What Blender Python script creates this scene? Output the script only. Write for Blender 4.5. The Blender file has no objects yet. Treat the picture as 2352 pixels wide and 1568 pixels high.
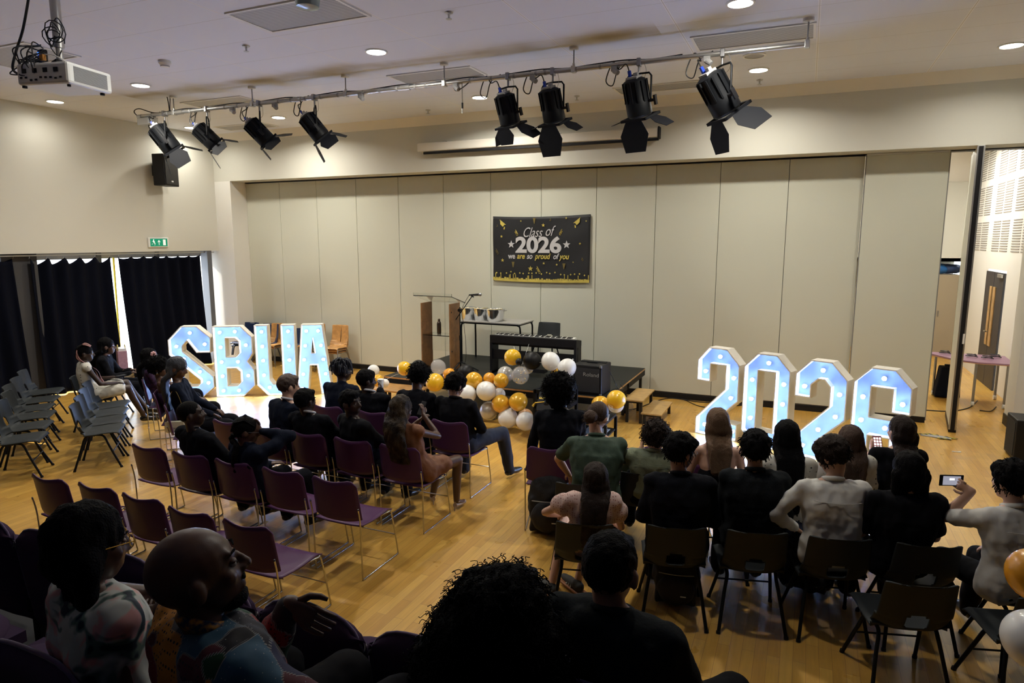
import bpy, bmesh, math, random
import numpy as np
from mathutils import Vector as V, Matrix, noise, geometry, Quaternion
random.seed(7); rng = np.random.default_rng(7)
SC = bpy.context.scene; COL = SC.collection; PI = math.pi
def R(a): return math.radians(a)

# ---------------------------------------------------------------- camera, light, exposure
FOC = 1520.0; PITCH = R(8.68); YAW = R(23.82); CAM = V((0, 0, 2.7))
_c, _s = math.cos(YAW), math.sin(YAW)
FWD = V((-_s*math.cos(PITCH), _c*math.cos(PITCH), -math.sin(PITCH)))
RGT = V((_c, _s, 0)); UPV = RGT.cross(FWD)
cd = bpy.data.cameras.new('camera'); cam = bpy.data.objects.new('camera', cd); COL.objects.link(cam)
cd.sensor_width = 36; cd.lens = FOC/2352*36; cd.clip_start = .05; cd.clip_end = 200
cam.matrix_world = Matrix(((RGT.x, UPV.x, -FWD.x, 0), (RGT.y, UPV.y, -FWD.y, 0), (RGT.z, UPV.z, -FWD.z, 2.7), (0, 0, 0, 1)))
SC.camera = cam
SC.view_settings.view_transform = 'Standard'; SC.view_settings.look = 'None'
SC.view_settings.exposure = 1.12; SC.view_settings.gamma = 1; SC.view_settings.use_curve_mapping = False
W = bpy.data.worlds.new('daylight'); SC.world = W; W.use_nodes = True
W.node_tree.nodes['Background'].inputs[0].default_value = (.80, .90, 1, 1)
W.node_tree.nodes['Background'].inputs[1].default_value = 3.0
def lamp(name, kind, loc, power, color, rot=None, **kw):
    l = bpy.data.lights.new(name, kind); l.energy = power; l.color = color
    for k, v in kw.items(): setattr(l, k, v)
    o = bpy.data.objects.new(name, l); COL.objects.link(o); o.location = loc
    if rot is not None: o.rotation_euler = rot
    return o
SUN = lamp('sun', 'SUN', (-20, 9, 12), 9.0, (1, .95, .86), V((.80, .10, -.58)).to_track_quat('-Z', 'Y').to_euler(), angle=R(.6))
DOWN_W, DOWN_C = 28.0, (1.0, .94, .82)      # every lit ceiling downlight
BULB_E, BULB_C = 7.0, (.30, .50, 1.0)     # bulbs of the marquee letters
lamp('rear_room_ceiling_light', 'AREA', (1.9, 15.0, 4.5), 75, (1, .95, .84), (0, 0, 0), size=1.6)

def ray(px, py): return RGT*((px-1176)/FOC) + UPV*((784-py)/FOC) + FWD
def at(px, py, z=0.): d = ray(px, py); return CAM + d*((z-CAM.z)/d.z)      # point of height z seen at a pixel
def aty(px, py, y): d = ray(px, py); return CAM + d*(y/d.y)                # point of the plane y
def atx(px, py, x): d = ray(px, py); return CAM + d*(x/d.x)
def atd(px, py, t): return CAM + ray(px, py)*t

# ---------------------------------------------------------------- materials
MATS = {}
def mat(name, col, rough=.5, metal=0., bump=0., bscale=40., var=0., vscale=8., col2=None, spec=.5, trans=0., emit=None, estr=0., coat=0., sheen=0., alpha=1.):
    if name in MATS: return MATS[name]
    m = bpy.data.materials.new(name); m.use_nodes = True; MATS[name] = m
    nt = m.node_tree; N = nt.nodes; L = nt.links; b = N['Principled BSDF']
    b.inputs['Base Color'].default_value = (*col, 1); b.inputs['Roughness'].default_value = rough
    b.inputs['Metallic'].default_value = metal; b.inputs['Specular IOR Level'].default_value = spec
    b.inputs['Transmission Weight'].default_value = trans; b.inputs['Coat Weight'].default_value = coat
    b.inputs['Sheen Weight'].default_value = sheen; b.inputs['Alpha'].default_value = alpha
    if emit: b.inputs['Emission Color'].default_value = (*emit, 1); b.inputs['Emission Strength'].default_value = estr
    tc = N.new('ShaderNodeTexCoord')
    if var or col2:
        n = N.new('ShaderNodeTexNoise'); n.inputs['Scale'].default_value = vscale; n.inputs['Detail'].default_value = 4
        mx = N.new('ShaderNodeMix'); mx.data_type = 'RGBA'
        c2 = col2 or tuple(max(0, c*(1-var)) for c in col)
        mx.inputs[6].default_value = (*col, 1); mx.inputs[7].default_value = (*c2, 1)
        rp = N.new('ShaderNodeMapRange'); rp.inputs[1].default_value = .38; rp.inputs[2].default_value = .62
        L.new(tc.outputs['Object'], n.inputs['Vector']); L.new(n.outputs[0], rp.inputs[0])
        L.new(rp.outputs[0], mx.inputs[0]); L.new(mx.outputs[2], b.inputs['Base Color'])
    if bump:
        n = N.new('ShaderNodeTexNoise'); n.inputs['Scale'].default_value = bscale; n.inputs['Detail'].default_value = 5
        bp = N.new('ShaderNodeBump'); bp.inputs['Strength'].default_value = bump; bp.inputs['Distance'].default_value = .01
        L.new(tc.outputs['Object'], n.inputs['Vector']); L.new(n.outputs[0], bp.inputs['Height']); L.new(bp.outputs[0], b.inputs['Normal'])
    return m
def nodes(m): return m.node_tree.nodes, m.node_tree.links, m.node_tree.nodes['Principled BSDF']
def mathn(N, L, op, a, b=None, c=None):
    n = N.new('ShaderNodeMath'); n.operation = op
    for i, v in enumerate((a, b, c)):
        if v is None: continue
        if isinstance(v, (int, float)): n.inputs[i].default_value = v
        else: L.new(v, n.inputs[i])
    return n.outputs[0]
def mixc(N, L, f, a, b, mode='MIX'):
    n = N.new('ShaderNodeMix'); n.data_type = 'RGBA'; n.blend_type = mode
    for i, v in ((0, f), (6, a), (7, b)):
        if isinstance(v, (int, float)): n.inputs[i].default_value = v
        elif isinstance(v, tuple): n.inputs[i].default_value = (*v, 1)
        else: L.new(v, n.inputs[i])
    return n.outputs[2]

WALL = mat('wall_paint', (.63, .625, .56), .75, bump=.06, bscale=120)
WALL2 = mat('white_wall_paint', (.80, .79, .75), .7, bump=.05, bscale=120)
PANEL = mat('partition_laminate', (.61, .62, .53), .42, bump=.03, bscale=60, spec=.4)
SEAM = mat('grey_seam', (.22, .22, .22), .6)
BLACK = mat('black_plastic', (.008, .008, .010), .5, spec=.3, bump=.03)
BLACKM = mat('black_metal', (.006, .007, .009), .5, spec=.18)
SATIN = mat('satin_black_leaf', (.010, .011, .014), .6, spec=.08)
CHROME = mat('chrome', (.5, .5, .52), .14, metal=1)
ALU = mat('brushed_aluminium', (.55, .55, .53), .38, metal=.85, bump=.02)
WHITEP = mat('white_plastic', (.78, .78, .76), .4)
GREYP = mat('grey_plastic', (.34, .34, .34), .5)
PURPLE = mat('purple_plastic', (.080, .026, .088), .42, bump=.03, bscale=300, spec=.3)
GREYSH = mat('charcoal_polypropylene', (.019, .023, .025), .6, spec=.3, bump=.12, bscale=500)
NAVY = mat('navy_polypropylene', (.010, .026, .085), .3)
PLY = mat('beech_ply', (.62, .33, .11), .35, var=.25, vscale=14, coat=.3)
PLYE = mat('beech_ply_edge', (.16, .06, .025), .5)
STEEL = mat('grey_steel', (.30, .30, .31), .35, metal=.8)
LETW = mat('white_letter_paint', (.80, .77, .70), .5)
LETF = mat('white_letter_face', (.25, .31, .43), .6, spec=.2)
BULB = mat('lit_bulb', (1, 1, 1), .3, emit=BULB_C, estr=BULB_E); BULBF = mat('lit_bulb_front', (1, 1, 1), .3, emit=(.33, .52, 1.0), estr=145.0)
STAGEM = mat('stage_black_top', (.013, .015, .0145), .5, spec=.25, bump=.08, bscale=200, var=.3)
STAGEF = mat('stage_black_leg', (.012, .012, .012), .5)
OAK = mat('oak_veneer', (.33, .155, .05), .4, var=.3, vscale=10, coat=.2)
ACRYL = mat('clear_acrylic', (.92, .95, .95), .03, trans=1.0)
GALV = mat('galvanised_steel', (.72, .74, .76), .16, metal=1, bump=.05, bscale=20)
CURT = mat('navy_black_curtain', (.003, .004, .010), .95, spec=.1)
FABRIC = mat('dark_purple_fabric', (.050, .030, .065), .95, bump=.3, bscale=700, spec=.15)
FABRIC2 = mat('purple_piping', (.10, .065, .14), .9, sheen=.3)
CARPET = mat('dark_grey_carpet', (.035, .037, .042), .95, bump=.4, bscale=500)
GOLD = mat('gold_balloon', (.80, .44, .03), .22, coat=.5, metal=.15)
YELL = mat('yellow_balloon', (.84, .50, .02), .25, coat=.5)
ORNG = mat('amber_balloon', (.78, .34, .02), .25, coat=.5)
WHB = mat('white_balloon', (.82, .82, .80), .28, coat=.4)
SILV = mat('pearl_silver_balloon', (.52, .52, .50), .26, coat=.6, metal=.3)
BLKB = mat('black_balloon', (.006, .006, .007), .45, spec=.25)
TANB = mat('tan_balloon', (.55, .29, .13), .3, coat=.4)
CLRB = mat('clear_balloon', (.93, .94, .96), .04, alpha=.25, coat=1.0)
CONF = mat('gold_confetti', (.85, .60, .10), .25, metal=.7)
CABLE = mat('black_cable', (.008, .008, .010), .5)
BLUEP = mat('blue_plug', (.01, .05, .45), .4)
PAPER = mat('white_paper', (.72, .72, .70), .8)
SUIT = mat('black_suit_cloth', (.0045, .005, .008), .9, spec=.12, bump=.25, bscale=90)
NSUIT = mat('navy_suit_cloth', (.006, .009, .020), .9, spec=.12, bump=.25, bscale=90)
SHOE = mat('black_shoe_leather', (.010, .010, .011), .28)
HAIRB = mat('black_hair', (.0035, .003, .0035), .6, spec=.06, bump=.9, bscale=170)
HAIRD = mat('dark_brown_hair', (.020, .012, .009), .5, spec=.12, bump=.9, bscale=170)
HAIRM = mat('brown_hair', (.055, .030, .018), .48, spec=.2, bump=.9, bscale=170)
HAIRL = mat('light_brown_hair', (.13, .075, .04), .48, spec=.2, bump=.8, bscale=170)
SK = {'deep': mat('deep_brown_skin', (.036, .017, .011), .42, bump=.05, bscale=300),
      'brown': mat('brown_skin', (.085, .040, .025), .42, bump=.05, bscale=300),
      'light': mat('light_skin', (.58, .35, .25), .5, bump=.05, bscale=300),
      'tan': mat('tan_skin', (.33, .18, .12), .5, bump=.05, bscale=300)}
EYEW = mat('eye_white', (.55, .52, .48), .2); EYED = mat('dark_iris', (.012, .008, .006), .1)

# floor: narrow beech staves running along y, with scuffs
FLOOR = mat('beech_strip_floor', (.6, .36, .12), .3, coat=.12)
N, L, b = nodes(FLOOR)
tc = N.new('ShaderNodeTexCoord'); mp = N.new('ShaderNodeMapping'); mp.inputs['Rotation'].default_value = (0, 0, PI/2)
L.new(tc.outputs['Object'], mp.inputs[0])
br = N.new('ShaderNodeTexBrick'); br.offset = .37; br.offset_frequency = 2; br.squash = 1
for k, v in (('Scale', 1.0), ('Mortar Size', .0012), ('Mortar Smooth', .3), ('Bias', 0.0), ('Brick Width', .62), ('Row Height', .078)): br.inputs[k].default_value = v
br.inputs['Color1'].default_value = (.68, .405, .085, 1); br.inputs['Color2'].default_value = (.52, .275, .05, 1); br.inputs['Mortar'].default_value = (.20, .10, .035, 1)
L.new(mp.outputs[0], br.inputs[0])
mg = N.new('ShaderNodeMapping'); mg.inputs['Scale'].default_value = (26, 2.2, 1); L.new(tc.outputs['Object'], mg.inputs[0])
ng = N.new('ShaderNodeTexNoise'); ng.inputs['Scale'].default_value = 1.6; ng.inputs['Detail'].default_value = 5; L.new(mg.outputs[0], ng.inputs[0])
g = mathn(N, L, 'MULTIPLY_ADD', ng.outputs[0], .5, .75)
c1 = mixc(N, L, 1.0, br.outputs[0], g, 'MULTIPLY')
ns = N.new('ShaderNodeTexNoise'); ns.inputs['Scale'].default_value = .9; ns.inputs['Detail'].default_value = 7; ns.inputs['Roughness'].default_value = .65; L.new(tc.outputs['Object'], ns.inputs[0])
st = mathn(N, L, 'MULTIPLY', mathn(N, L, 'GREATER_THAN', ns.outputs[0], .0), 1.0)
rs = N.new('ShaderNodeMapRange'); rs.inputs[1].default_value = .56; rs.inputs[2].default_value = .80; rs.inputs[4].default_value = .8; L.new(ns.outputs[0], rs.inputs[0])
c2 = mixc(N, L, rs.outputs[0], c1, (.24, .20, .14))
ns2 = N.new('ShaderNodeTexNoise'); ns2.inputs['Scale'].default_value = 3.1; ns2.inputs['Detail'].default_value = 3; L.new(mp.outputs[0], ns2.inputs[0])
c3 = mixc(N, L, mathn(N, L, 'MULTIPLY_ADD', ns2.outputs[0], .8, -.2), c2, (.58, .32, .06))
L.new(c3, b.inputs['Base Color'])
rr = mathn(N, L, 'MULTIPLY_ADD', ns2.outputs[0], .22, .20); L.new(rr, b.inputs['Roughness'])

# ceiling: large metal tiles with fine seams, brown stains along the lighting pipe
CEIL = mat('ceiling_tiles', (.70, .70, .69), .6)
N, L, b = nodes(CEIL)
tc = N.new('ShaderNodeTexCoord'); sx = N.new('ShaderNodeSeparateXYZ'); L.new(tc.outputs['Object'], sx.inputs[0])
fx = mathn(N, L, 'ABSOLUTE', mathn(N, L, 'SUBTRACT', mathn(N, L, 'FRACT', mathn(N, L, 'DIVIDE', mathn(N, L, 'ADD', sx.outputs[0], .03+13.65), 1.365)), .5))
fy = mathn(N, L, 'ABSOLUTE', mathn(N, L, 'SUBTRACT', mathn(N, L, 'FRACT', mathn(N, L, 'DIVIDE', mathn(N, L, 'ADD', sx.outputs[1], .09+6.8), .68)), .5))
lx = mathn(N, L, 'GREATER_THAN', fx, .5-.010); ly = mathn(N, L, 'GREATER_THAN', fy, .5-.004)
dk = mathn(N, L, 'GREATER_THAN', fx, .5-.0022)
nn = N.new('ShaderNodeTexNoise'); nn.inputs['Scale'].default_value = 1.15; nn.inputs['Detail'].default_value = 3; L.new(tc.outputs['Object'], nn.inputs[0])
dy = mathn(N, L, 'SUBTRACT', sx.outputs[1], 7.52)
wid = mathn(N, L, 'MULTIPLY_ADD', nn.outputs[0], .55, -.12)
gs = mathn(N, L, 'POWER', 2.718, mathn(N, L, 'MULTIPLY', mathn(N, L, 'POWER', mathn(N, L, 'DIVIDE', dy, mathn(N, L, 'MAXIMUM', wid, .04)), 2), -1.))
inx = mathn(N, L, 'MULTIPLY', mathn(N, L, 'GREATER_THAN', sx.outputs[0], -9.9), mathn(N, L, 'LESS_THAN', sx.outputs[0], -1.6))
nn2 = N.new('ShaderNodeTexNoise'); nn2.inputs['Scale'].default_value = 1.5; L.new(tc.outputs['Object'], nn2.inputs[0])
stn = mathn(N, L, 'MULTIPLY', mathn(N, L, 'MULTIPLY', gs, inx), mathn(N, L, 'MULTIPLY_ADD', nn2.outputs[0], 1.6, -.25))
col = mixc(N, L, lx, (.74, .77, .86), (.86, .87, .92))
col = mixc(N, L, ly, col, (.50, .50, .50)); col = mixc(N, L, dk, col, (.52, .52, .52))
stn = mathn(N, L, 'MINIMUM', mathn(N, L, 'MAXIMUM', stn, 0.), .95)
col = mixc(N, L, stn, col, (.33, .25, .11)); L.new(col, b.inputs['Base Color'])

GRILLE = mat('perforated_grille', (.45, .45, .45), .5)
N, L, b = nodes(GRILLE); tc = N.new('ShaderNodeTexCoord'); wv = N.new('ShaderNodeTexWave'); wv.inputs['Scale'].default_value = 9; wv.bands_direction = 'Y'
L.new(tc.outputs['Object'], wv.inputs[0]); L.new(mixc(N, L, wv.outputs[0], (.22, .22, .22), (.55, .55, .55)), b.inputs['Base Color'])

# ---------------------------------------------------------------- mesh builder
class MB:
    def __init__(s): s.v = []; s.f = []
    def add(s, vs, fs):
        o = len(s.v); s.v += [tuple(p) for p in vs]; s.f += [tuple(i+o for i in f) for f in fs]; return s
    def box(s, c, size, rot=None):
        hx, hy, hz = (k/2 for k in size); c = V(c)
        P = [V((x, y, z)) for x in (-hx, hx) for y in (-hy, hy) for z in (-hz, hz)]
        if rot is not None: P = [rot @ p for p in P]
        return s.add([p+c for p in P], [(0, 1, 3, 2), (4, 6, 7, 5), (0, 4, 5, 1), (2, 3, 7, 6), (0, 2, 6, 4), (1, 5, 7, 3)])
    def bb(s, x0, x1, y0, y1, z0, z1): return s.box(((x0+x1)/2, (y0+y1)/2, (z0+z1)/2), (x1-x0, y1-y0, z1-z0))
    def bar(s, p, q, w, h=None, up=(0, 0, 1)):
        p, q = V(p), V(q); d = q-p; y = d.normalized(); u = V(up)
        if abs(y.dot(u)) > .98: u = V((1, 0, 0))
        x = y.cross(u).normalized(); z = x.cross(y)
        return s.box((p+q)/2, (w, d.length, h or w), Matrix((x, y, z)).transposed())
    def tube(s, pts, r, n=8, closed=False):
        P = [V(p) for p in pts]; m = len(P); rs = r if isinstance(r, (list, tuple)) else [r]*m
        prev = None; vs = []
        for i in range(m):
            a = P[i-1] if (i or closed) else P[0]; c = P[(i+1) % m] if (i < m-1 or closed) else P[-1]
            t = (c-a).normalized() if (c-a).length > 1e-9 else V((0, 0, 1))
            if prev is None:
                u = V((0, 0, 1)) if abs(t.z) < .9 else V((1, 0, 0)); nrm = (u-t*u.dot(t)).normalized()
            else:
                nrm = prev-t*prev.dot(t); nrm = nrm.normalized() if nrm.length > 1e-6 else prev
            prev = nrm; bi = t.cross(nrm)
            for k in range(n):
                a_ = 2*PI*k/n; vs.append(P[i]+(nrm*math.cos(a_)+bi*math.sin(a_))*rs[i])
        fs = []
        for i in range(m if closed else m-1):
            j = (i+1) % m
            for k in range(n): l = (k+1) % n; fs.append((i*n+k, i*n+l, j*n+l, j*n+k))
        if not closed: fs += [tuple(range(n))[::-1], tuple((m-1)*n+k for k in range(n))]
        return s.add(vs, fs)
    def cyl(s, p, q, r, r2=None, n=16): return s.tube([p, q], [r, r if r2 is None else r2], n)
    def lathe(s, prof, n=24, M=None):
        vs = []; fs = []; m = len(prof)
        for (r, z) in prof:
            for k in range(n): a = 2*PI*k/n; vs.append(V((r*math.cos(a), r*math.sin(a), z)))
        if M is not None: vs = [M @ p for p in vs]
        for i in range(m-1):
            for k in range(n): l = (k+1) % n; fs.append((i*n+k, i*n+l, (i+1)*n+l, (i+1)*n+k))
        fs += [tuple(range(n))[::-1], tuple((m-1)*n+k for k in range(n))]
        return s.add(vs, fs)
    def ell(s, c, rad, rot=None, nu=14, nv=9):
        c = V(c); vs = []; fs = []
        for j in range(nv+1):
            t = PI*j/nv
            for i in range(nu):
                a = 2*PI*i/nu; st = max(math.sin(t), .02)
                p = V((rad[0]*st*math.cos(a), rad[1]*st*math.sin(a), rad[2]*math.cos(t)))
                vs.append((rot @ p if rot is not None else p)+c)
        for j in range(nv):
            for i in range(nu): k = (i+1) % nu; fs.append((j*nu+i, (j+1)*nu+i, (j+1)*nu+k, j*nu+k))
        fs += [tuple(range(nu)), tuple(nv*nu+k for k in range(nu))[::-1]]
        return s.add(vs, fs)
    def cap(s, p, r0, q, r1, n=12):
        p, q = V(p), V(q); d = q-p; L_ = d.length
        if L_ < 1e-5: return s.ell(p, (r0,)*3, None, n, 8)
        t = d/L_; pts = []; rs = []
        for a in (-85, -60, -30, 0): pts.append(p+t*(r0*math.sin(R(a)))); rs.append(r0*math.cos(R(a)))
        for a in (0, 30, 60, 85): pts.append(q+t*(r1*math.sin(R(a)))); rs.append(r1*math.cos(R(a)))
        return s.tube(pts, rs, n)
    def prism(s, poly, h0, h1, fr=None):       # poly in local xy, extruded along local z
        n = len(poly); vs = [V((x, y, h0)) for x, y in poly]+[V((x, y, h1)) for x, y in poly]
        if fr is not None: vs = [fr @ p for p in vs]
        fs = [tuple(range(n))[::-1], tuple(range(n, 2*n))]+[(i, (i+1) % n, (i+1) % n+n, i+n) for i in range(n)]
        return s.add(vs, fs)
    def grid(s, fn, nu, nv, skip=None, cu=False):
        vs = [fn(i/(nu), j/(nv)) for j in range(nv+1) for i in range(nu+1)]; w = nu+1
        fs = [(j*w+i, j*w+i+1, (j+1)*w+i+1, (j+1)*w+i) for j in range(nv) for i in range(nu) if not (skip and skip((i+.5)/nu, (j+.5)/nv))]
        return s.add(vs, fs)
    def build(s, name, m, parent=None, smooth=None, bevel=0, solid=0, sub=0, kind=None, label=None):
        me = bpy.data.meshes.new(name); me.from_pydata([tuple(p) for p in s.v], [], s.f)
        me.materials.append(m)
        bm = bmesh.new(); bm.from_mesh(me); bmesh.ops.recalc_face_normals(bm, faces=bm.faces); bm.to_mesh(me); bm.free()
        if smooth:
            me.polygons.foreach_set('use_smooth', [True]*len(me.polygons)); me.update()
            if smooth < 180: me.set_sharp_from_angle(angle=R(smooth))
        o = bpy.data.objects.new(name, me); COL.objects.link(o)
        if parent is not None: o.parent = parent
        if solid: md = o.modifiers.new('solid', 'SOLIDIFY'); md.thickness = solid; md.offset = 0
        if sub: md = o.modifiers.new('sub', 'SUBSURF'); md.levels = sub; md.render_levels = sub
        if bevel:
            md = o.modifiers.new('bevel', 'BEVEL'); md.width = bevel; md.segments = 2; md.limit_method = 'ANGLE'; md.angle_limit = R(40)
        if kind: o['kind'] = kind
        if label: o['label'] = label
        return o
def tag(o, label, cat, group=None, kind=None):
    o['label'] = label; o['category'] = cat
    if group: o['group'] = group
    if kind: o['kind'] = kind
    return o
def thing(name, label, cat, loc=(0, 0, 0), rz=0., group=None):
    o = bpy.data.objects.new(name, None); COL.objects.link(o); o.location = loc; o.rotation_euler = (0, 0, rz); o.empty_display_size = .1
    return tag(o, label, cat, group)
def dup(root, loc, rz, label, group=None):
    def cp(o, par):
        c = o.copy(); COL.objects.link(c)
        if par is not None: c.parent = par
        for ch in [x for x in KIDS.get(o.name, [])]: cp(ch, c)
        return c
    KIDS = {}
    for o in bpy.data.objects:
        if o.parent: KIDS.setdefault(o.parent.name, []).append(o)
    r = cp(root, None); r.location = loc; r.rotation_euler = (0, 0, rz); r['label'] = label
    if group: r['group'] = group
    return r
def struct(name, mb, m, **k): return mb.build(name, m, None, kind='structure', **k)
def bez(pts, n=10):        # Catmull-Rom through points
    P = [V(p) for p in pts]; out = []
    for i in range(len(P)-1):
        a, b_, c, d = P[max(i-1, 0)], P[i], P[i+1], P[min(i+2, len(P)-1)]
        for k in range(n):
            t = k/n; out.append(.5*((2*b_)+(c-a)*t+(2*a-5*b_+4*c-d)*t*t+(3*b_-a-3*c+d)*t**3))
    return out+[P[-1]]
# temp scene used to evaluate modifiers and text
TMP = bpy.data.scenes.new('tmp')
def evaluate(o):
    TMP.collection.objects.link(o); 
    with bpy.context.temp_override(scene=TMP, view_layer=TMP.view_layers[0]):
        dg = bpy.context.evaluated_depsgraph_get(); dg.update(); me = bpy.data.meshes.new_from_object(o.evaluated_get(dg))
    TMP.collection.objects.unlink(o)
    d = o.data; bpy.data.objects.remove(o)
    if isinstance(d, bpy.types.Mesh): bpy.data.meshes.remove(d)
    return me
def blob(mb, voxel=.012, it=4, fac=.5):
    me = bpy.data.meshes.new('b'); me.from_pydata(mb.v, [], mb.f); o = bpy.data.objects.new('b', me)
    md = o.modifiers.new('r', 'REMESH'); md.mode = 'VOXEL'; md.voxel_size = voxel
    if it: md = o.modifiers.new('s', 'SMOOTH'); md.factor = fac; md.iterations = it
    m2 = evaluate(o); out = MB()
    out.v = [tuple(v.co) for v in m2.vertices]; out.f = [tuple(p.vertices) for p in m2.polygons]
    bpy.data.meshes.remove(m2); return out
def text_mb(txt, size, extr=.001, offs=0., shear=0., align='CENTER', M=Matrix(), xs=1.):
    c = bpy.data.curves.new('t', 'FONT'); c.body = txt; c.size = size; c.extrude = extr; c.offset = offs; c.shear = shear; c.align_x = align
    me = evaluate(bpy.data.objects.new('t', c)); mb = MB()
    mb.add([M @ V((v.co.x*xs, v.co.y, v.co.z)) for v in me.vertices], [tuple(p.vertices) for p in me.polygons]); bpy.data.meshes.remove(me); return mb

# ---------------------------------------------------------------- room shell
DARKW = mat('dark_unseen_wall', (.02, .02, .024), .95, spec=.1)  # added dark colour for the unseen front and side walls, cuts bounced light
CZ = 4.93; XL = -11.9; YW = 10.9; YP = 11.34; XR = 2.95
struct('floor', MB().bb(-13.2, 5, -4.6, 20, -.12, 0), FLOOR)
struct('ceiling', MB().bb(-13.2, 3.4, -4.6, 10.78, CZ, CZ+.1), CEIL)
struct('trim_1', MB().prism([(10.78, CZ+.1), (10.78, CZ), (YW, 4.78), (YW+.3, 4.78), (YW+.3, CZ+.1)], -12.2, 3.4, Matrix(((0, 0, 1, 0), (1, 0, 0, 0), (0, 1, 0, 0), (0, 0, 0, 1)))), mat('cornice_paint', (.78, .75, .67), .7))
struct('wall_back', MB().bb(-12.2, 3.4, YW, YW+.62, 3.96, 4.78), WALL)
struct('wall_left', MB().bb(-12.6, XL, -4.6, YW+.6, 2.48, CZ+.1).bb(-12.6, -12.2, -4.6, .6, 0, 2.48), WALL)
m = MB().bb(-12.6, -11.45, YW, 11.6, 0, 3.96)
struct('wall_corner', m, WALL2)
struct('wall_right', MB().bb(XR, XR+.25, 7.5, 11.15, .0, CZ+.1), WALL); struct('wall_right_rear', MB().bb(XR, XR+.25, -4.6, 7.5, .0, CZ+.1), DARKW)
struct('wall_front', MB().bb(-13.2, 3.4, -4.75, -4.6, 0, CZ+.1), DARKW)
struct('trim_2', MB().bb(2.80, 2.98, 11.15, 11.40, 0, 3.96).bb(2.84, 3.3, 11.40, 11.75, 0, 4.3), WALL2)
struct('baseboard_right', MB().bb(XR-.015, XR, -4.6, 11.1, 0, .20).bb(2.825, 2.84, 11.42, 11.74, 0, .16), BLACK)
struct('trim_3', MB().bb(-11.45, 3.3, YP-.02, YP+.16, 3.945, 3.975).bb(-11.45, 3.3, YP-.06, YP+.2, 3.975, 4.05), BLACK)
# folding partition, closed leaves
seams = [-11.45, -10.50, -9.50, -8.49, -7.47, -6.45, -5.44, -4.43, -3.40, -2.37, -1.34, -.32, .71]
for i in range(12):
    x0, x1 = seams[i], seams[i+1]
    struct('wall_partition', MB().bb(x0+.004, x1-.004, YP, YP+.1, .11, 3.935), PANEL, bevel=.003)
struct('trim_4', MB().bb(-11.45, .71, YP+.03, YP+.09, .03, 3.95), SEAM)
struct('baseboard_back', MB().bb(-11.45, .71, YP-.005, YP+.09, 0, .085), BLACK)
def leaf(loc, rz, w, label, edge):
    t = thing('partition_panel', label, 'partition panel', loc, rz, 'movable partition leaves')
    MB().bb(0, w, 0, .09, .09, 3.93).build('panel_face', PANEL, t, bevel=.004)
    MB().bb(-.008, .0, .0, .09, .04, 3.95).bb(w, w+.012, .0, .09, .04, 3.95).build('edge_profile', edge, t)
    MB().bb(0, w, -.002, .092, .005, .09).build('floor_seal', BLACK, t)
    MB().bb(0, w, .01, .08, 3.93, 3.955).build('top_seal', WHITEP, t)
    return t
leaf((.725, YP-.06, 0), 0, 1.04, 'last closed leaf at the right end of the wall of partition panels', SEAM)
t = leaf((2.09, 10.86, 0), R(83), 1.02, 'partition leaf standing open edge-on in the gap to the next room', ALU)
MB().bb(-.03, -.008, .02, .07, .04, 3.94).build('edge_gasket', BLACK, t)
MB().bb(-.034, -.03, .01, .035, 1.28, 1.42).build('lock_plate', WHITEP, t)

# window wall behind the curtains
struct('window_1', MB().bb(-12.30, -12.22, .6, 10.9, 0, .12).bb(-12.30, -12.22, .6, 10.9, 2.36, 2.5), GREYP)
fm = MB()
for y in (.62, 2.3, 4.0, 5.6, 6.9, 8.36, 9.6, 10.80): fm.bb(-12.31, -12.2, y-.045, y+.045, 0, 2.48)
struct('window_2', fm, mat('grey_window_frame', (.10, .11, .12), .5))
struct('window_3', MB().bb(-12.265, -12.255, .6, 10.9, .1, 2.4), mat('window_glass', (1, 1, 1), .0, trans=1, alpha=.15))
struct('trim_6', MB().bb(-12.12, -11.93, 10.60, 10.72, 0, 2.48), mat('grey_window_post', (.13, .14, .16), .5))
def curtain(y0, y1, n, label, z1=2.40, lean=.0, gap=.05, flare=0.):
    ph = random.random()*9
    def fn(u, v):
        y = y0+(y1-y0)*u; z = .02+(z1-.02)*v
        a = .045+.03*(1-v); w = math.sin(u*n*2*PI+ph)*a+.018*math.sin(u*n*5.1+v*3)
        sag = gap*(abs(math.sin(u*n*PI))**1.2)*max(0, (v-.93)/.07)
        yy = y+lean*(1-v)+flare*(1-v)*(u-.5)
        return (-12.02+w+.10*(1-v)**2, yy, z-sag)
    t = thing('curtain', label, 'curtain', (0, 0, 0), 0, 'navy-black blackout curtains on the left wall')
    MB().grid(fn, int(n*14), 26).build('curtain_cloth', CURT, t, smooth=180, solid=.006)
    for k in range(int(n)+1):
        y = y0+(y1-y0)*k/int(n); MB().tube([(-12.0, y, 2.44), (-11.985, y, 2.43), (-12.0, y, 2.40), (-12.015, y, 2.39)], .004, 5).build('curtain_hook', STEEL, t)
curtain(8.60, 10.46, 7, 'dark curtain between the bright slit and the grey window post', lean=.05)
curtain(7.0, 8.42, 5, 'dark curtain left of the bright slit, light showing at its scalloped top', gap=.11, lean=-.03)
curtain(5.0, 6.75, 6, 'dark curtain at the left edge beside the grey pillar, behind the row of empty chairs', lean=-.02, flare=.2)
curtain(2.7, 4.95, 7, 'dark curtain mostly outside the left edge of view')
curtain(.6, 2.68, 7, 'dark curtain nearest the raked seating')
struct('trim_7', MB().bb(-12.03, -11.99, .6, 10.85, 2.435, 2.455), ALU)
struct('trim_8', MB().bb(-12.2, -12.06, 6.60, 7.16, 0, 2.48), mat('pillar_dark_grey', (.05, .05, .055), .8))
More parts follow.
